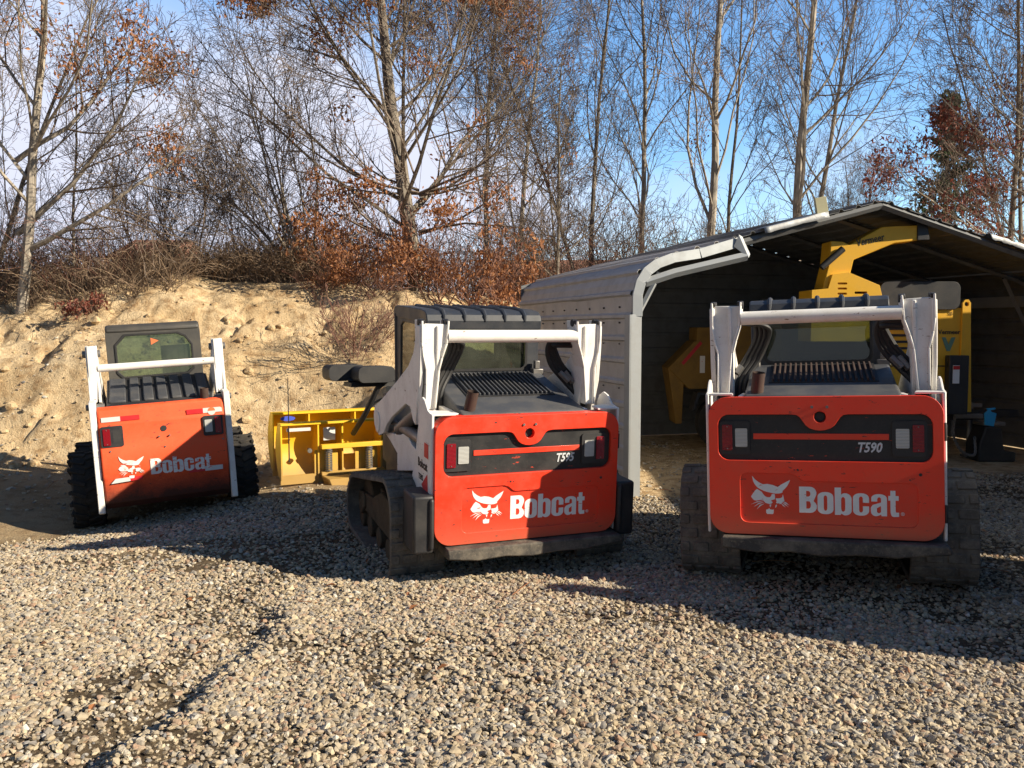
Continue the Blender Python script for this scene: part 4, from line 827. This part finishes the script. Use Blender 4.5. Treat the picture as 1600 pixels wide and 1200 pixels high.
# ------------------------------------------------------------------ terrain
def axis(segs):
    out = []
    for a, b, st in segs: out += list(np.arange(a, b, st))
    return np.array(out + [segs[-1][1]])
XS = axis([(-900, -100, 80), (-100, -20, 8), (-20, -9, .5), (-9, 3, .045), (3, 9, .12), (9, 20, .8), (20, 100, 8), (100, 900, 80)])
YS = axis([(-300, -20, 40), (-20, 0, 2), (0, 2, .2), (2, 8.5, .05), (8.5, 16, .045), (16, 30, .5), (30, 120, 6), (120, 1500, 90)])
GX, GY = np.meshgrid(XS, YS); HZ = height(GX, GY)
me = bpy.data.meshes.new('ground'); nx, ny = len(XS), len(YS)
me.vertices.add(nx * ny); me.vertices.foreach_set('co', np.stack([GX, GY, HZ], -1).astype(np.float32).ravel())
I = (np.arange(ny - 1)[:, None] * nx + np.arange(nx - 1)[None]).ravel(); quads = np.stack([I, I + 1, I + 1 + nx, I + nx], -1).astype(np.int32)
me.loops.add(quads.size); me.loops.foreach_set('vertex_index', quads.ravel()); me.polygons.add(len(quads)); me.polygons.foreach_set('loop_start', (np.arange(len(quads)) * 4).astype(np.int32)); me.update(); me.validate()
def gravel_mask(x, y):
    lim = 8.9 + .8 * (fbm(x * .8, y * .8, 3, 91) - .5) - 1.1 * sstep(-3.5, -4.6, x) + 1.2 * sstep(2.2, 3.5, x)
    patch = np.clip(sstep(.53, .62, fbm(x * 1.1 + 5, y * 1.6, 5, 55)) * .8 + .55 * sstep(.5, .62, fbm(x * 3.1 + 9, y * 3.1, 4, 58)) * sstep(.4, .55, fbm(x * .7, y * .7, 2, 59)), 0, .9)
    m = 1 - sstep(lim - .5, lim + .1, y)
    m = m * (1 - .9 * gauss(x, y, -3.7, 6.5, 1.1, .35))
    inshed = sstep(8.9, 9.1, y - .27 * (x - 1.2)) * sstep(1.0, 1.2, x)
    rut = np.exp(-((x + 1.74 + .1 * np.sin(y * 2.1)) / .20) ** 2) * sstep(.38, .55, fbm(x * 2.2, y * 2.2, 3, 66)) * (1 - sstep(5.0, 5.4, y)) + .8 * np.exp(-((x - .9 - (y - 3) * .35) / .15) ** 2) * sstep(.45, .6, fbm(x * 2, y * 2, 3, 67)) * (1 - sstep(4.2, 4.8, y))
    return np.clip(m * (1 - inshed * .8), 0, 1), np.clip(patch + rut, 0, .97)
gm, pt = gravel_mask(GX, GY)
dirt = np.clip(sstep(11.2, 10.3, GY) * .55 * (1 - sstep(1.0, 1.3, GX)) + .5 * sstep(14.5, 15.5, GY), 0, 1)
t_, _b = hbank(GX, GY); dirt = np.clip(dirt * (1 - sstep(-.02, .06, t_)) + .8 * sstep(1.15, 1.5, t_), 0, 1)
ca = me.color_attributes.new('gmask', 'FLOAT_COLOR', 'POINT'); ca.data.foreach_set('color', np.stack([gm, dirt, gm * 0, gm * 0 + 1], -1).astype(np.float32).ravel())
me.materials.append(GROUND); me.shade_smooth()
GO = bpy.data.objects.new('ground', me); COL.objects.link(GO); setp(GO, kind='structure')

# ------------------------------------------------------------------ gravel (stuff)
def build_gravel():
    rs = np.random.RandomState(5); P = []
    def scatter(n, y0, y1, smin, smax, lift):
        y = y0 + (y1 - y0) * rs.rand(n) ** .95; x = (rs.rand(n) - .5) * 2 * (.66 * y + .5)
        g, pt = gravel_mask(x, y); keep = rs.rand(n) < g * (1 - pt * .9) ; x, y = x[keep], y[keep]
        s = smin + (smax - smin) * rs.rand(len(x)) ** 2.2; z = height(x, y) + lift * s
        P.append(np.stack([x, y, z, s], -1))
    scatter(150000, 2.2, 6.0, .0062, .0165, .25); scatter(26000, 2.2, 6.0, .009, .020, .75); scatter(80000, 6.0, 9.8, .009, .019, .4)
    n = 3500; x = rs.uniform(-7, 2.5, n); y = rs.uniform(8.5, 12.5, n); s = .008 + .02 * rs.rand(n) ** 3; P.append(np.stack([x, y, height(x, y) + .2 * s, s], -1))
    P = np.concatenate(P).astype(np.float32); n = len(P)
    m = bpy.data.meshes.new('gravel'); m.vertices.add(n); m.vertices.foreach_set('co', P[:, :3].ravel())
    a = m.attributes.new('rotv', 'FLOAT_VECTOR', 'POINT'); r = np.stack([rs.normal(0, .35, n), rs.normal(0, .35, n), rs.rand(n) * 6.28], -1).astype(np.float32); a.data.foreach_set('vector', r.ravel())
    a = m.attributes.new('sclv', 'FLOAT_VECTOR', 'POINT'); k = np.stack([P[:, 3] * rs.uniform(.85, 1.35, n), P[:, 3] * rs.uniform(.75, 1.1, n), P[:, 3] * rs.uniform(.45, .8, n)], -1).astype(np.float32); a.data.foreach_set('vector', k.ravel())
    a = m.attributes.new('pick', 'INT', 'POINT'); a.data.foreach_set('value', rs.randint(0, 5, n).astype(np.int32))
    o = bpy.data.objects.new('gravel', m); COL.objects.link(o); m.materials.append(STONE)
    ng = bpy.data.node_groups.new('stones', 'GeometryNodeTree'); ng.interface.new_socket('Geometry', in_out='INPUT', socket_type='NodeSocketGeometry'); ng.interface.new_socket('Geometry', in_out='OUTPUT', socket_type='NodeSocketGeometry')
    A = ng.nodes.new; li = A('NodeGroupInput'); lo = A('NodeGroupOutput'); ln = ng.links.new
    join = A('GeometryNodeGeometryToInstance')
    for i in range(5):
        ic = A('GeometryNodeMeshIcoSphere'); ic.inputs['Radius'].default_value = 1; ic.inputs['Subdivisions'].default_value = 2
        nzz = A('ShaderNodeTexNoise'); nzz.inputs['Scale'].default_value = .75; nzz.inputs['Detail'].default_value = 2; pos = A('GeometryNodeInputPosition')
        vm = A('ShaderNodeVectorMath'); vm.operation = 'ADD'; vm.inputs[1].default_value = (i * 7.3, i * 3.1, i * 1.7); ln(pos.outputs[0], vm.inputs[0]); ln(vm.outputs[0], nzz.inputs['Vector'])
        sb = A('ShaderNodeVectorMath'); sb.operation = 'SUBTRACT'; ln(nzz.outputs['Color'], sb.inputs[0]); sb.inputs[1].default_value = (.5, .5, .5)
        sc = A('ShaderNodeVectorMath'); sc.operation = 'SCALE'; sc.inputs['Scale'].default_value = 2.2; ln(sb.outputs[0], sc.inputs[0])
        sp = A('GeometryNodeSetPosition'); ln(ic.outputs['Mesh'], sp.inputs['Geometry']); ln(sc.outputs[0], sp.inputs['Offset'])
        sm = A('GeometryNodeSetMaterial'); sm.inputs['Material'].default_value = STONE; ln(sp.outputs[0], sm.inputs[0]); ln(sm.outputs[0], join.inputs[0])
    ip = A('GeometryNodeInstanceOnPoints'); ln(li.outputs[0], ip.inputs['Points']); ln(join.outputs[0], ip.inputs['Instance']); ip.inputs['Pick Instance'].default_value = True
    def named(nm, t): q = A('GeometryNodeInputNamedAttribute'); q.data_type = t; q.inputs['Name'].default_value = nm; return [s for s in q.outputs if s.enabled][0]
    ln(named('pick', 'INT'), ip.inputs['Instance Index'])
    e2 = A('FunctionNodeEulerToRotation'); ln(named('rotv', 'FLOAT_VECTOR'), e2.inputs[0]); ln(e2.outputs[0], ip.inputs['Rotation']); ln(named('sclv', 'FLOAT_VECTOR'), ip.inputs['Scale'])
    ln(ip.outputs[0], lo.inputs[0]); md = o.modifiers.new('stones', 'NODES'); md.node_group = ng
    setp(o, 'loose mixed pebbles covering the yard', 'gravel', kind='stuff')
build_gravel()

# ------------------------------------------------------------------ plants
class Tree:
    def __init__(s, seed): s.r = random.Random(seed); s.trunk = MB(); s.twig = MB(); s.tips = []
    def branch(s, p, d, L, r0, lev, P):
        R = s.r; nseg = max(2, P['seg'][lev]); pts = [p]; rad_ = [r0]; d = d.normalized(); cur = Vector(p)
        rend = max(P['rmin'], r0 * P['taper'][lev])
        for i in range(nseg):
            w = P['wob'][lev]; d = (d + Vector((R.gauss(0, w), R.gauss(0, w), R.gauss(0, w) * .7 + P['up'][lev]))).normalized()
            cur = cur + d * (L / nseg); pts.append(cur.copy()); rad_.append(r0 + (rend - r0) * (i + 1) / nseg)
        (s.trunk if lev <= P['trunklev'] else s.twig).tube(pts, rad_, P['sides'][lev], False)
        if lev >= P['levels']:
            s.tips.append((pts[-1], d)); return
        n = P['kids'][lev]; n = int(n * R.uniform(.8, 1.2) + .5)
        t0 = P['start'][lev]
        for k in range(n):
            t = t0 + (1 - t0) * ((k + R.random()) / n); f = t * nseg; i = min(int(f), nseg - 1); q = pts[i].lerp(pts[i + 1], f - i); dd = (pts[i + 1] - pts[i]).normalized()
            a = R.uniform(0, 2 * PI); side = dd.cross(Vector((math.cos(a), math.sin(a), .3))).normalized(); an = rad(R.gauss(P['ang'][lev], 8))
            nd = dd * math.cos(an) + side * math.sin(an); ln = L * P['ratio'][lev] * (1.15 - .6 * t) * R.uniform(.75, 1.25)
            rr_ = max(P['rmin'], min(rad_[i] * .8, rad_[i] * P['rratio'][lev] * R.uniform(.8, 1.1)))
            s.branch(q, nd, ln, rr_, lev + 1, P)
def leaves(pts, rng, n, spread, size, mb):
    for c in pts:
        for k in range(n):
            p = Vector(c) + Vector((rng.gauss(0, spread), rng.gauss(0, spread), rng.gauss(0, spread * .8)))
            E_ = Euler((rng.uniform(0, 6.28), rng.uniform(0, 6.28), rng.uniform(0, 6.28))).to_matrix(); s = size * rng.uniform(.6, 1.2)
            a, b, n_ = E_ @ Vector((s, 0, 0)), E_ @ Vector((0, s * .45, 0)), E_ @ Vector((0, 0, s * .22))
            mb.add([p - a, p - a * .1 + b + n_, p + a, p - a * .1 - b + n_, p], [(0, 4, 1), (4, 2, 1), (0, 3, 4), (4, 3, 2)])
def finish(T, name, loc, barkm, twigm, label, group, scale=1, rz=0, leafpts=None, leafm=None, ln=5, sp=.12, ls=.06, cat='tree'):
    o = empty(name, loc, (0, 0, rz)); o.scale = (scale,) * 3
    T.trunk.build('trunk', barkm, o, smooth=True, recalc=False)
    if T.twig.v: T.twig.build('crown', twigm, o, smooth=True, recalc=False)
    if leafpts:
        mb = MB(); leaves(leafpts, T.r, ln, sp, ls, mb); mb.build('leaves', leafm, o, smooth=False, recalc=False)
    setp(o, label, cat, group); return o
def clump(cand, n, r, rng):
    cs = [rng.choice(cand) for _ in range(n)]; return [p for p in cand if any((p - c).length < r for c in cs)]
base = dict(seg=[9, 6, 5, 4, 3], wob=[.05, .12, .16, .2, .2], up=[.03, .06, .06, .05, .03], taper=[.25, .2, .3, .5, .6], sides=[8, 5, 4, 3, 3], kids=[14, 9, 7, 4], start=[.2, .2, .15, .1], ang=[45, 42, 42, 42], ratio=[.5, .5, .48, .5], rratio=[.42, .45, .5, .6], rmin=.0035, trunklev=1, levels=4)
G = 'bare trees on the plateau behind the bank'
# main oak
T = Tree(11); P = dict(base, kids=[34, 13, 10, 6], rratio=[.33, .45, .5, .6], rmin=.003, start=[.12, .16, .12, .1], ratio=[.62, .46, .44, .5], ang=[52, 40, 42, 45], up=[.02, .10, .07, .04, .03])
T.branch(Vector((0, 0, -.2)), Vector((-.06, 0, 1)), 8.0, .15, 0, P)
for k in range(13):
    a = T.r.uniform(-.5, .5) + (0 if k % 2 else PI); T.branch(Vector((0, 0, T.r.uniform(.5, 1.9))), Vector((math.cos(a), math.sin(a) - .25, T.r.uniform(-.02, .25))), T.r.uniform(1.4, 2.9), .026, 2, P)
rg = random.Random(2); tips = [p for p, d in T.tips]; low = clump([p for p in tips if p.z < 2.0], 46, .27, rg)
cand = [p for p in tips if 1.7 < p.z < 5.6 and abs(p.x) < 2.9]; cl = [rg.choice(cand) for _ in range(46)]
mid = [p for p in tips if any((p - c).length < .26 for c in cl)]
oak = finish(T, 'oak_tree', (-1.62, 15.0, hz(-1.62, 15.0)), BARK, TWIG, 'largest oak, russet dead leaves low down, standing above the plow at the bank edge', None, leafpts=low + mid, leafm=OAKLEAF, ln=8, sp=.09, ls=.046)
# left oak with leafy outer boughs
T = Tree(23); P = dict(base, kids=[15, 10, 8, 4], ratio=[.55, .5, .45, .5])
T.branch(Vector((0, 0, -.1)), Vector((.08, 0, 1)), 7.5, .085, 0, P)
T.branch(Vector((0, 0, 1.2)), Vector((1, -.15, .75)), 3.6, .05, 1, P); T.branch(Vector((0, 0, .9)), Vector((1, -.1, .28)), 3.4, .05, 1, P); T.branch(Vector((0, 0, 2.3)), Vector((1, 0, .6)), 3.0, .045, 1, P)
tips = [p for p, d in T.tips]; sel = [p for p in tips if p.x > .9 and 2.0 < p.z < 4.9 and fbm(np.array([p.x * 1.3]), np.array([p.z * 1.3]), 2, 3)[0] > .49]
o = finish(T, 'oak_tree', (-7.6, 13.2, hz(-7.6, 13.2)), BARKP, TWIG, 'pale stemmed oak at the far left with orange leaves on boughs reaching right', None, leafpts=sel, leafm=OAKLEAF, ln=8, sp=.11, ls=.042)
# slim prototypes
protos = []
for i, (sd_, h, r, nk, ang, lean) in enumerate([(31, 9, .075, 10, 38, .0), (37, 8, .055, 10, 34, .06), (41, 9.5, .095, 14, 42, -.03), (43, 7, .045, 8, 36, -.1), (47, 6.5, .055, 11, 48, .02)]):
    T = Tree(sd_); P = dict(base, kids=[nk + 4, 9, 6, 3], start=[.16, .15, .12, .1], ang=[ang, 36, 38, 40], up=[.02, .12, .08, .05, .03], ratio=[.42, .45, .45, .5], rmin=.0035)
    T.branch(Vector((0, 0, -.3)), Vector((lean, 0, 1)), h, r, 0, P)
    if i in (1, 4): T.branch(Vector((.05, 0, -.2)), Vector((lean + .25, .1, 1)), h * .85, r * .8, 0, P)
    tips = [p for p, d in T.tips]; g = random.Random(i); cc = [Vector((g.uniform(-1.5, 1.5), g.uniform(-1.2, 1.2), g.uniform(.8, h * .65))) for _ in range([8, 7, 6, 9, 18][i])]
    sel = [p for p in tips if any((p - c).length < .33 for c in cc)]
    protos.append((T, sel))
spots = [ # x px-ish world x, y, proto, scale, rz, label
 (-8.8, 14.0, 1, 1.0, .4, 'slender grey tree at the left border of the photo'), (-7.15, 14.0, 3, .62, 2.0, 'thin leaning sapling just right of the pale stemmed oak'),
 (.9, 16.5, 4, .8, 1.1, 'bushy russet-leaved young oak just right of the largest oak'), (1.7, 18.0, 1, 1.05, 3.0, 'twin-stemmed bare tree over the low back end of the carport'),
 (2.9, 19.0, 0, .95, 4.0, 'dark thin trunk rising left of the torn carport roof edge'), (4.0, 17.2, 2, 1.0, .5, 'straight tall tree above the torn end of the carport roof'),
 (4.9, 19.5, 3, 1.1, 1.3, 'thin bare tree between the two tallest trunks over the carport'), (5.8, 17.6, 2, 1.12, 2.4, 'tall pale trunk rising behind the loose board on the carport roof'),
 (7.0, 20.0, 0, .95, 5.0, 'bare tree behind the carport roof peak'), (10.6, 18.2, 4, 1.25, .3, 'pale stemmed tree behind the red-brown oak at the right border'),
 (12.3, 20.5, 1, 1.1, 3.3, 'twin-stemmed tree behind the russet-leaved one at the right border'), (-.6, 18.5, 0, .9, .8, 'straight bare tree seen through the crown of the largest oak'),
 (.2, 24, 2, .95, 1.9, 'distant tree right of the largest oak crown'),
 (8.6, 22, 4, .6, 4.4, 'distant leafy tree low over the carport roof peak'), (9.9, 24, 4, .62, 1.4, 'distant russet tree over the carport right slope')]
first = {}
for i, (x, y, k, s, rz, lab) in enumerate(spots):
    z = hz(x, y)
    if k not in first:
        T, sel = protos[k]
        first[k] = o = finish(T, 'bare_tree', (x, y, z), BARKP if k in (0, 2) else BARK, TWIG, lab, G, s, rz, sel, REDLEAF if k in (4,) else OAKLEAF, 4, .10, .042)
    else:
        o = copy_tree(first[k]); o.location = (x, y, z); o.rotation_euler = (0, 0, rz); o.scale = (s,) * 3; setp(o, lab, 'tree', G)
T = Tree(83); P = dict(base, kids=[18, 9, 7, 4], start=[.14, .15, .12, .1], ratio=[.40, .45, .45, .5], ang=[60, 42, 40, 42])
T.branch(Vector((0, 0, -.3)), Vector((.03, 0, 1)), 7.5, .085, 0, P)
tips = [p for p, d in T.tips]; g = random.Random(8); cand = [p for p in tips if p.z < 4.2]; cc = [g.choice(cand) for _ in range(38)]
finish(T, 'oak_tree', (10.3, 16.6, hz(10.3, 16.6)), BARKP, TWIG, 'oak thick with dull red-brown leaves at the right border of the photo', None, leafpts=[p for p in tips if any((p - c).length < .36 for c in cc)], leafm=REDLEAF, ln=5, sp=.10, ls=.05)
# multi-stem bare shrubs
def shrub(seed, n, h, spread, lean, twm, lvl=3, kids=(7, 6, 4), r=.022, lf=None, lm=None):
    T = Tree(seed); P = dict(base, seg=[6, 5, 4, 3, 3], kids=list(kids) + [3], levels=lvl, trunklev=0, start=[.25, .1, .1, .1], ang=[30, 34, 36, 38], up=[.03, .06, .05, .03, .02], ratio=[.5, .5, .5, .5], sides=[5, 4, 3, 3, 3], rmin=.0035, wob=[.09, .12, .16, .2, .2])
    for k in range(n):
        a = T.r.uniform(0, 2 * PI); T.branch(Vector((T.r.uniform(-.2, .2), T.r.uniform(-.2, .2), -.08)), Vector((math.cos(a) * spread + lean, math.sin(a) * spread, 1)), h * T.r.uniform(.65, 1.1), r * T.r.uniform(.6, 1.1), 0, P)
    sel = clump([p for p, d in T.tips], int(lf * 22), .30 * h / 1.5, T.r) if lf else None
    return T, sel
T, sel = shrub(61, 11, 3.5, .42, -.42, TWIG, 3, (8, 7, 4), .030)
fan = finish(T, 'bare_shrub', (-3.5, 14.6, hz(-3.5, 14.6)), BARK, TWIG, 'large fan-shaped bare shrub leaning left, beside the largest oak', None, cat='shrub')
T, sel = shrub(67, 9, 2.6, .5, -.1, TWIG, 3, (7, 6, 4), .02)
sh1 = finish(T, 'bare_shrub', (-5.6, 14.8, hz(-5.6, 14.8)), TWIG, TWIG, 'thin upright bare shrub on the bank edge above the wheeled loader cab', 'bare shrubs on the bank edge', cat='shrub')
for x, y, s, rz, lab in ((-4.6, 15.6, .8, 2, 'small bare shrub between the fan-shaped shrub and the wheeled loader'), (-6.4, 15.2, .9, 3.4, 'bare shrub right of the far left oak stems'), (-8.3, 13.6, .75, 5, 'bare shrub under the far left oak'), (.4, 17, .8, 1, 'bare shrub low behind the middle loader cab'), (2.2, 17.5, .9, 4.1, 'bare shrub low behind the carport left wall'), (4.6, 16.4, .85, 5.5, 'bare shrub showing over the carport roof left slope')):
    c = copy_tree(sh1); c.location = (x, y, hz(x, y)); c.rotation_euler = (0, 0, rz); c.scale = (s,) * 3; setp(c, lab, 'shrub')
T, sel = shrub(71, 11, 1.5, .9, 0, TWIGR, 2, (6, 5), .014, .42)
oak_sh = finish(T, 'oak_shrub', (-1.2, 14.2, hz(-1.2, 14.2)), TWIGR, TWIGR, 'russet-leaved oak shrub at the foot of the largest oak, right side', 'low leafy oak shrubs on the bank edge', leafpts=sel, leafm=OAKLEAF, ln=13, sp=.10, ls=.042, cat='shrub')
for x, y, s, rz, lab in ((-2.3, 14.0, .75, 1.2, 'russet-leaved oak shrub at the foot of the largest oak, left side'), (-.1, 15.2, 1.05, 2.2, 'russet-leaved oak shrub above the middle loader cab roof'), (.9, 16.0, .9, 3.2, 'russet-leaved oak shrub above the back corner of the carport'), (9.8, 16.5, 1.1, 2.0, 'russet-leaved oak shrub over the carport right slope'), (-2.9, 14.6, 1.15, .4, 'wide russet oak shrub left of the largest oak trunk'), (-.6, 14.9, 1.25, 5.2, 'wide russet oak shrub right of the largest oak trunk'), (-3.1, 13.9, .5, 4.0, 'small russet oak shrub where the bare bank top begins')):
    c = copy_tree(oak_sh); c.location = (x, y, hz(x, y)); c.rotation_euler = (0, 0, rz); c.scale = (s,) * 3; setp(c, lab, 'shrub')
T, sel = shrub(73, 22, .95, .75, 0, TWIGR, 2, (4, 3), .006)
rb = finish(T, 'red_twig_shrub', (-2.15, 12.2, hz(-2.15, 12.2)), TWIGR, TWIGR, 'leafless red-twigged shrub on the bank face above the plow', None, cat='shrub')
T, sel = shrub(79, 9, .38, .9, 0, TWIGR, 2, (5, 4), .006, .9)
rl = finish(T, 'leafy_seedling', (-6.5, 12.9, hz(-6.5, 12.9)), TWIGR, TWIGR, 'small red-leaved seedling on the bare bank at upper left', None, leafpts=sel, leafm=REDLEAF, ln=3, sp=.05, ls=.04, cat='seedling')
# pine behind
pn = empty('pine_tree', (13.6, 27, hz(13.6, 27))); MB().tube([(0, 0, 0), (0, 0, 6.5)], [.14, .03], 8).build('trunk', BARK, pn)
mb = MB(); g = random.Random(9)
for k in range(90):
    z = g.uniform(1.5, 6.5); a = g.uniform(0, 6.28); l = (6.9 - z) * .30
    for j in range(7): leaves([(l * j / 7 * math.cos(a), l * j / 7 * math.sin(a), z + .05 * j)], g, 5, .10, .12, mb)
mb.build('needles', PINE, pn, smooth=False, recalc=False); setp(pn, 'dark green pine top showing behind the russet tree over the carport', 'pine tree')
# tangled brush: uncountable
def brush(name, n, boxes, hmin, hmax, mat, label, seed, r=.004):
    g = random.Random(seed); mb = MB()
    for k in range(n):
        x0, x1, y0, y1 = g.choice(boxes); x, y = g.uniform(x0, x1), g.uniform(y0, y1); z = None
        a = g.uniform(0, 6.28); L_ = g.uniform(hmin, hmax) * 1.4; sp = g.uniform(.2, 1.0); mb_p = [Vector((x, y, 0))]; d = Vector((math.cos(a) * sp, math.sin(a) * sp, 1)).normalized()
        for i in range(5): d = (d + Vector((g.gauss(0, .22), g.gauss(0, .22), -.16 * i * g.random()))).normalized(); mb_p.append(mb_p[-1] + d * L_ / 5)
        mb.tube(mb_p, [r * 1.5, r * 1.4, r * 1.2, r, r * .8, r * .6], 3, False)
    V = np.array(mb.v); k = 18; X = V[:, 0].reshape(-1, k)[:, 0]; Y = V[:, 1].reshape(-1, k)[:, 0]; V[:, 2] += np.repeat(height(X, Y) - .05, k); mb.v = [tuple(p) for p in V]
    o = mb.build(name, mat, None, recalc=False); setp(o, label, 'brush', kind='stuff'); return o
brush('tangled_brush', 9000, [(-9.5, -5.2, 13.2, 15.2), (-9.5, -2.6, 14.6, 16.2), (-5.2, -3.0, 14.2, 15.4), (-5, -3.4, 14.4, 15.2)], .25, .75, BRUSHM, 'tangle of dry brush along the top of the bank', 3)
brush('tall_brush', 3000, [(-10, -6.2, 13.4, 16), (-9, -2, 16, 18), (-1, 5, 16.5, 19)], .8, 1.6, TWIGR, 'tall thin reddish saplings behind the bank', 4, .0035)
brush('far_thicket', 3600, [(-20, 22, 24, 32), (-4, 16, 20, 26)], 1.2, 2.8, TWIG, 'distant thicket of bare scrub', 5, .007)
brush('bank_grass', 900, [(-3.6, -1.6, 11.8, 13.4), (-7.6, -5.5, 12.4, 13.6), (-2.6, -1.2, 12.2, 13.8)], .06, .3, BRUSHM, 'dry wisps and roots on the bank face', 6, .002)
# fallen sticks lying on the gravel
def litter():
    g = random.Random(12); mb = MB(); V = []
    for k in range(90):
        y = g.uniform(2.6, 10); x = g.uniform(-.62, .62) * y; z = hz(x, y) + .022
        E_ = Euler((g.uniform(-.5, .5), g.uniform(-.5, .5), g.uniform(0, 6.28))).to_matrix(); s_ = g.uniform(.02, .04)
        if k % 4: a, b, n_ = E_ @ Vector((s_, 0, 0)), E_ @ Vector((0, s_ * .45, 0)), E_ @ Vector((0, 0, s_ * .3)); p = Vector((x, y, z)); mb.add([p - a, p - a * .1 + b + n_, p + a, p - a * .1 - b + n_, p], [(0, 4, 1), (4, 2, 1), (0, 3, 4), (4, 3, 2)])
        else:
            l = g.uniform(.08, .35); a = g.uniform(0, 6.28); q = (x + l * math.cos(a), y + l * math.sin(a)); mb.tube([(x, y, z), ((x + q[0]) / 2 + .01, (y + q[1]) / 2, z + .012), (q[0], q[1], hz(*q) + .024)], .0028, 4)
    setp(mb.build('leaf_litter', OAKLEAF, None, smooth=False, recalc=False), 'scattered dead leaves and straws on the gravel', 'leaf litter', kind='stuff')
litter()
def clods():
    g = random.Random(14); mb = MB()
    for k in range(420):
        x = g.uniform(-8, -1.2); y = g.uniform(10.5, 13.6) if k % 3 else g.uniform(10.2, 11.2); r = .015 + .075 * g.random() ** 4; z = hz(x, y) + r * .2
        ring = [[(x + r * math.cos(a) * math.sin(b) * g.uniform(.75, 1.25), y + r * math.sin(a) * math.sin(b) * g.uniform(.75, 1.25), z + r * .75 * math.cos(b) * g.uniform(.8, 1.2)) for a in np.linspace(0, 2 * PI, 7)[:-1]] for b in (.35, 1.0, 1.7, 2.5)]
        vs = [p for q in ring for p in q]; mb.add(vs, [tuple(range(6))] + [(i * 6 + j, i * 6 + (j + 1) % 6, (i + 1) * 6 + (j + 1) % 6, (i + 1) * 6 + j) for i in range(3) for j in range(6)])
    setp(mb.build('fallen_clods', GROUND, None, ang=.9), 'lumps of sand fallen on and below the bank face', 'soil', kind='stuff')
clods()
# distant houses
for x, y, w, rf, lab in ((-12.4, 30.5, 1.6, .8, 'brown shingled house roof far behind the brush at left'), (2.2, 42, 6.0, 1.0, 'brown building far behind the trees, left of the carport roof')):
    h = empty('distant_house', (x, y, 2.0)); MB().box((-w / 2, -2, -1), (w / 2, 2, 2.0)).build('wall', WOODH, h); 
    MB().plate([(-2.3, 1.95), (0, 1.95 + rf), (2.3, 1.95), (2.3, 1.9), (-2.3, 1.9)], [], -w / 2 - .2, w / 2 + .2, SIDE).build('roof', WOODH, h)
    MB().box((w * .1, -2.03, .6), (w * .3, -1.98, 1.5)).build('window', WHITE, h); setp(h, lab, 'house')
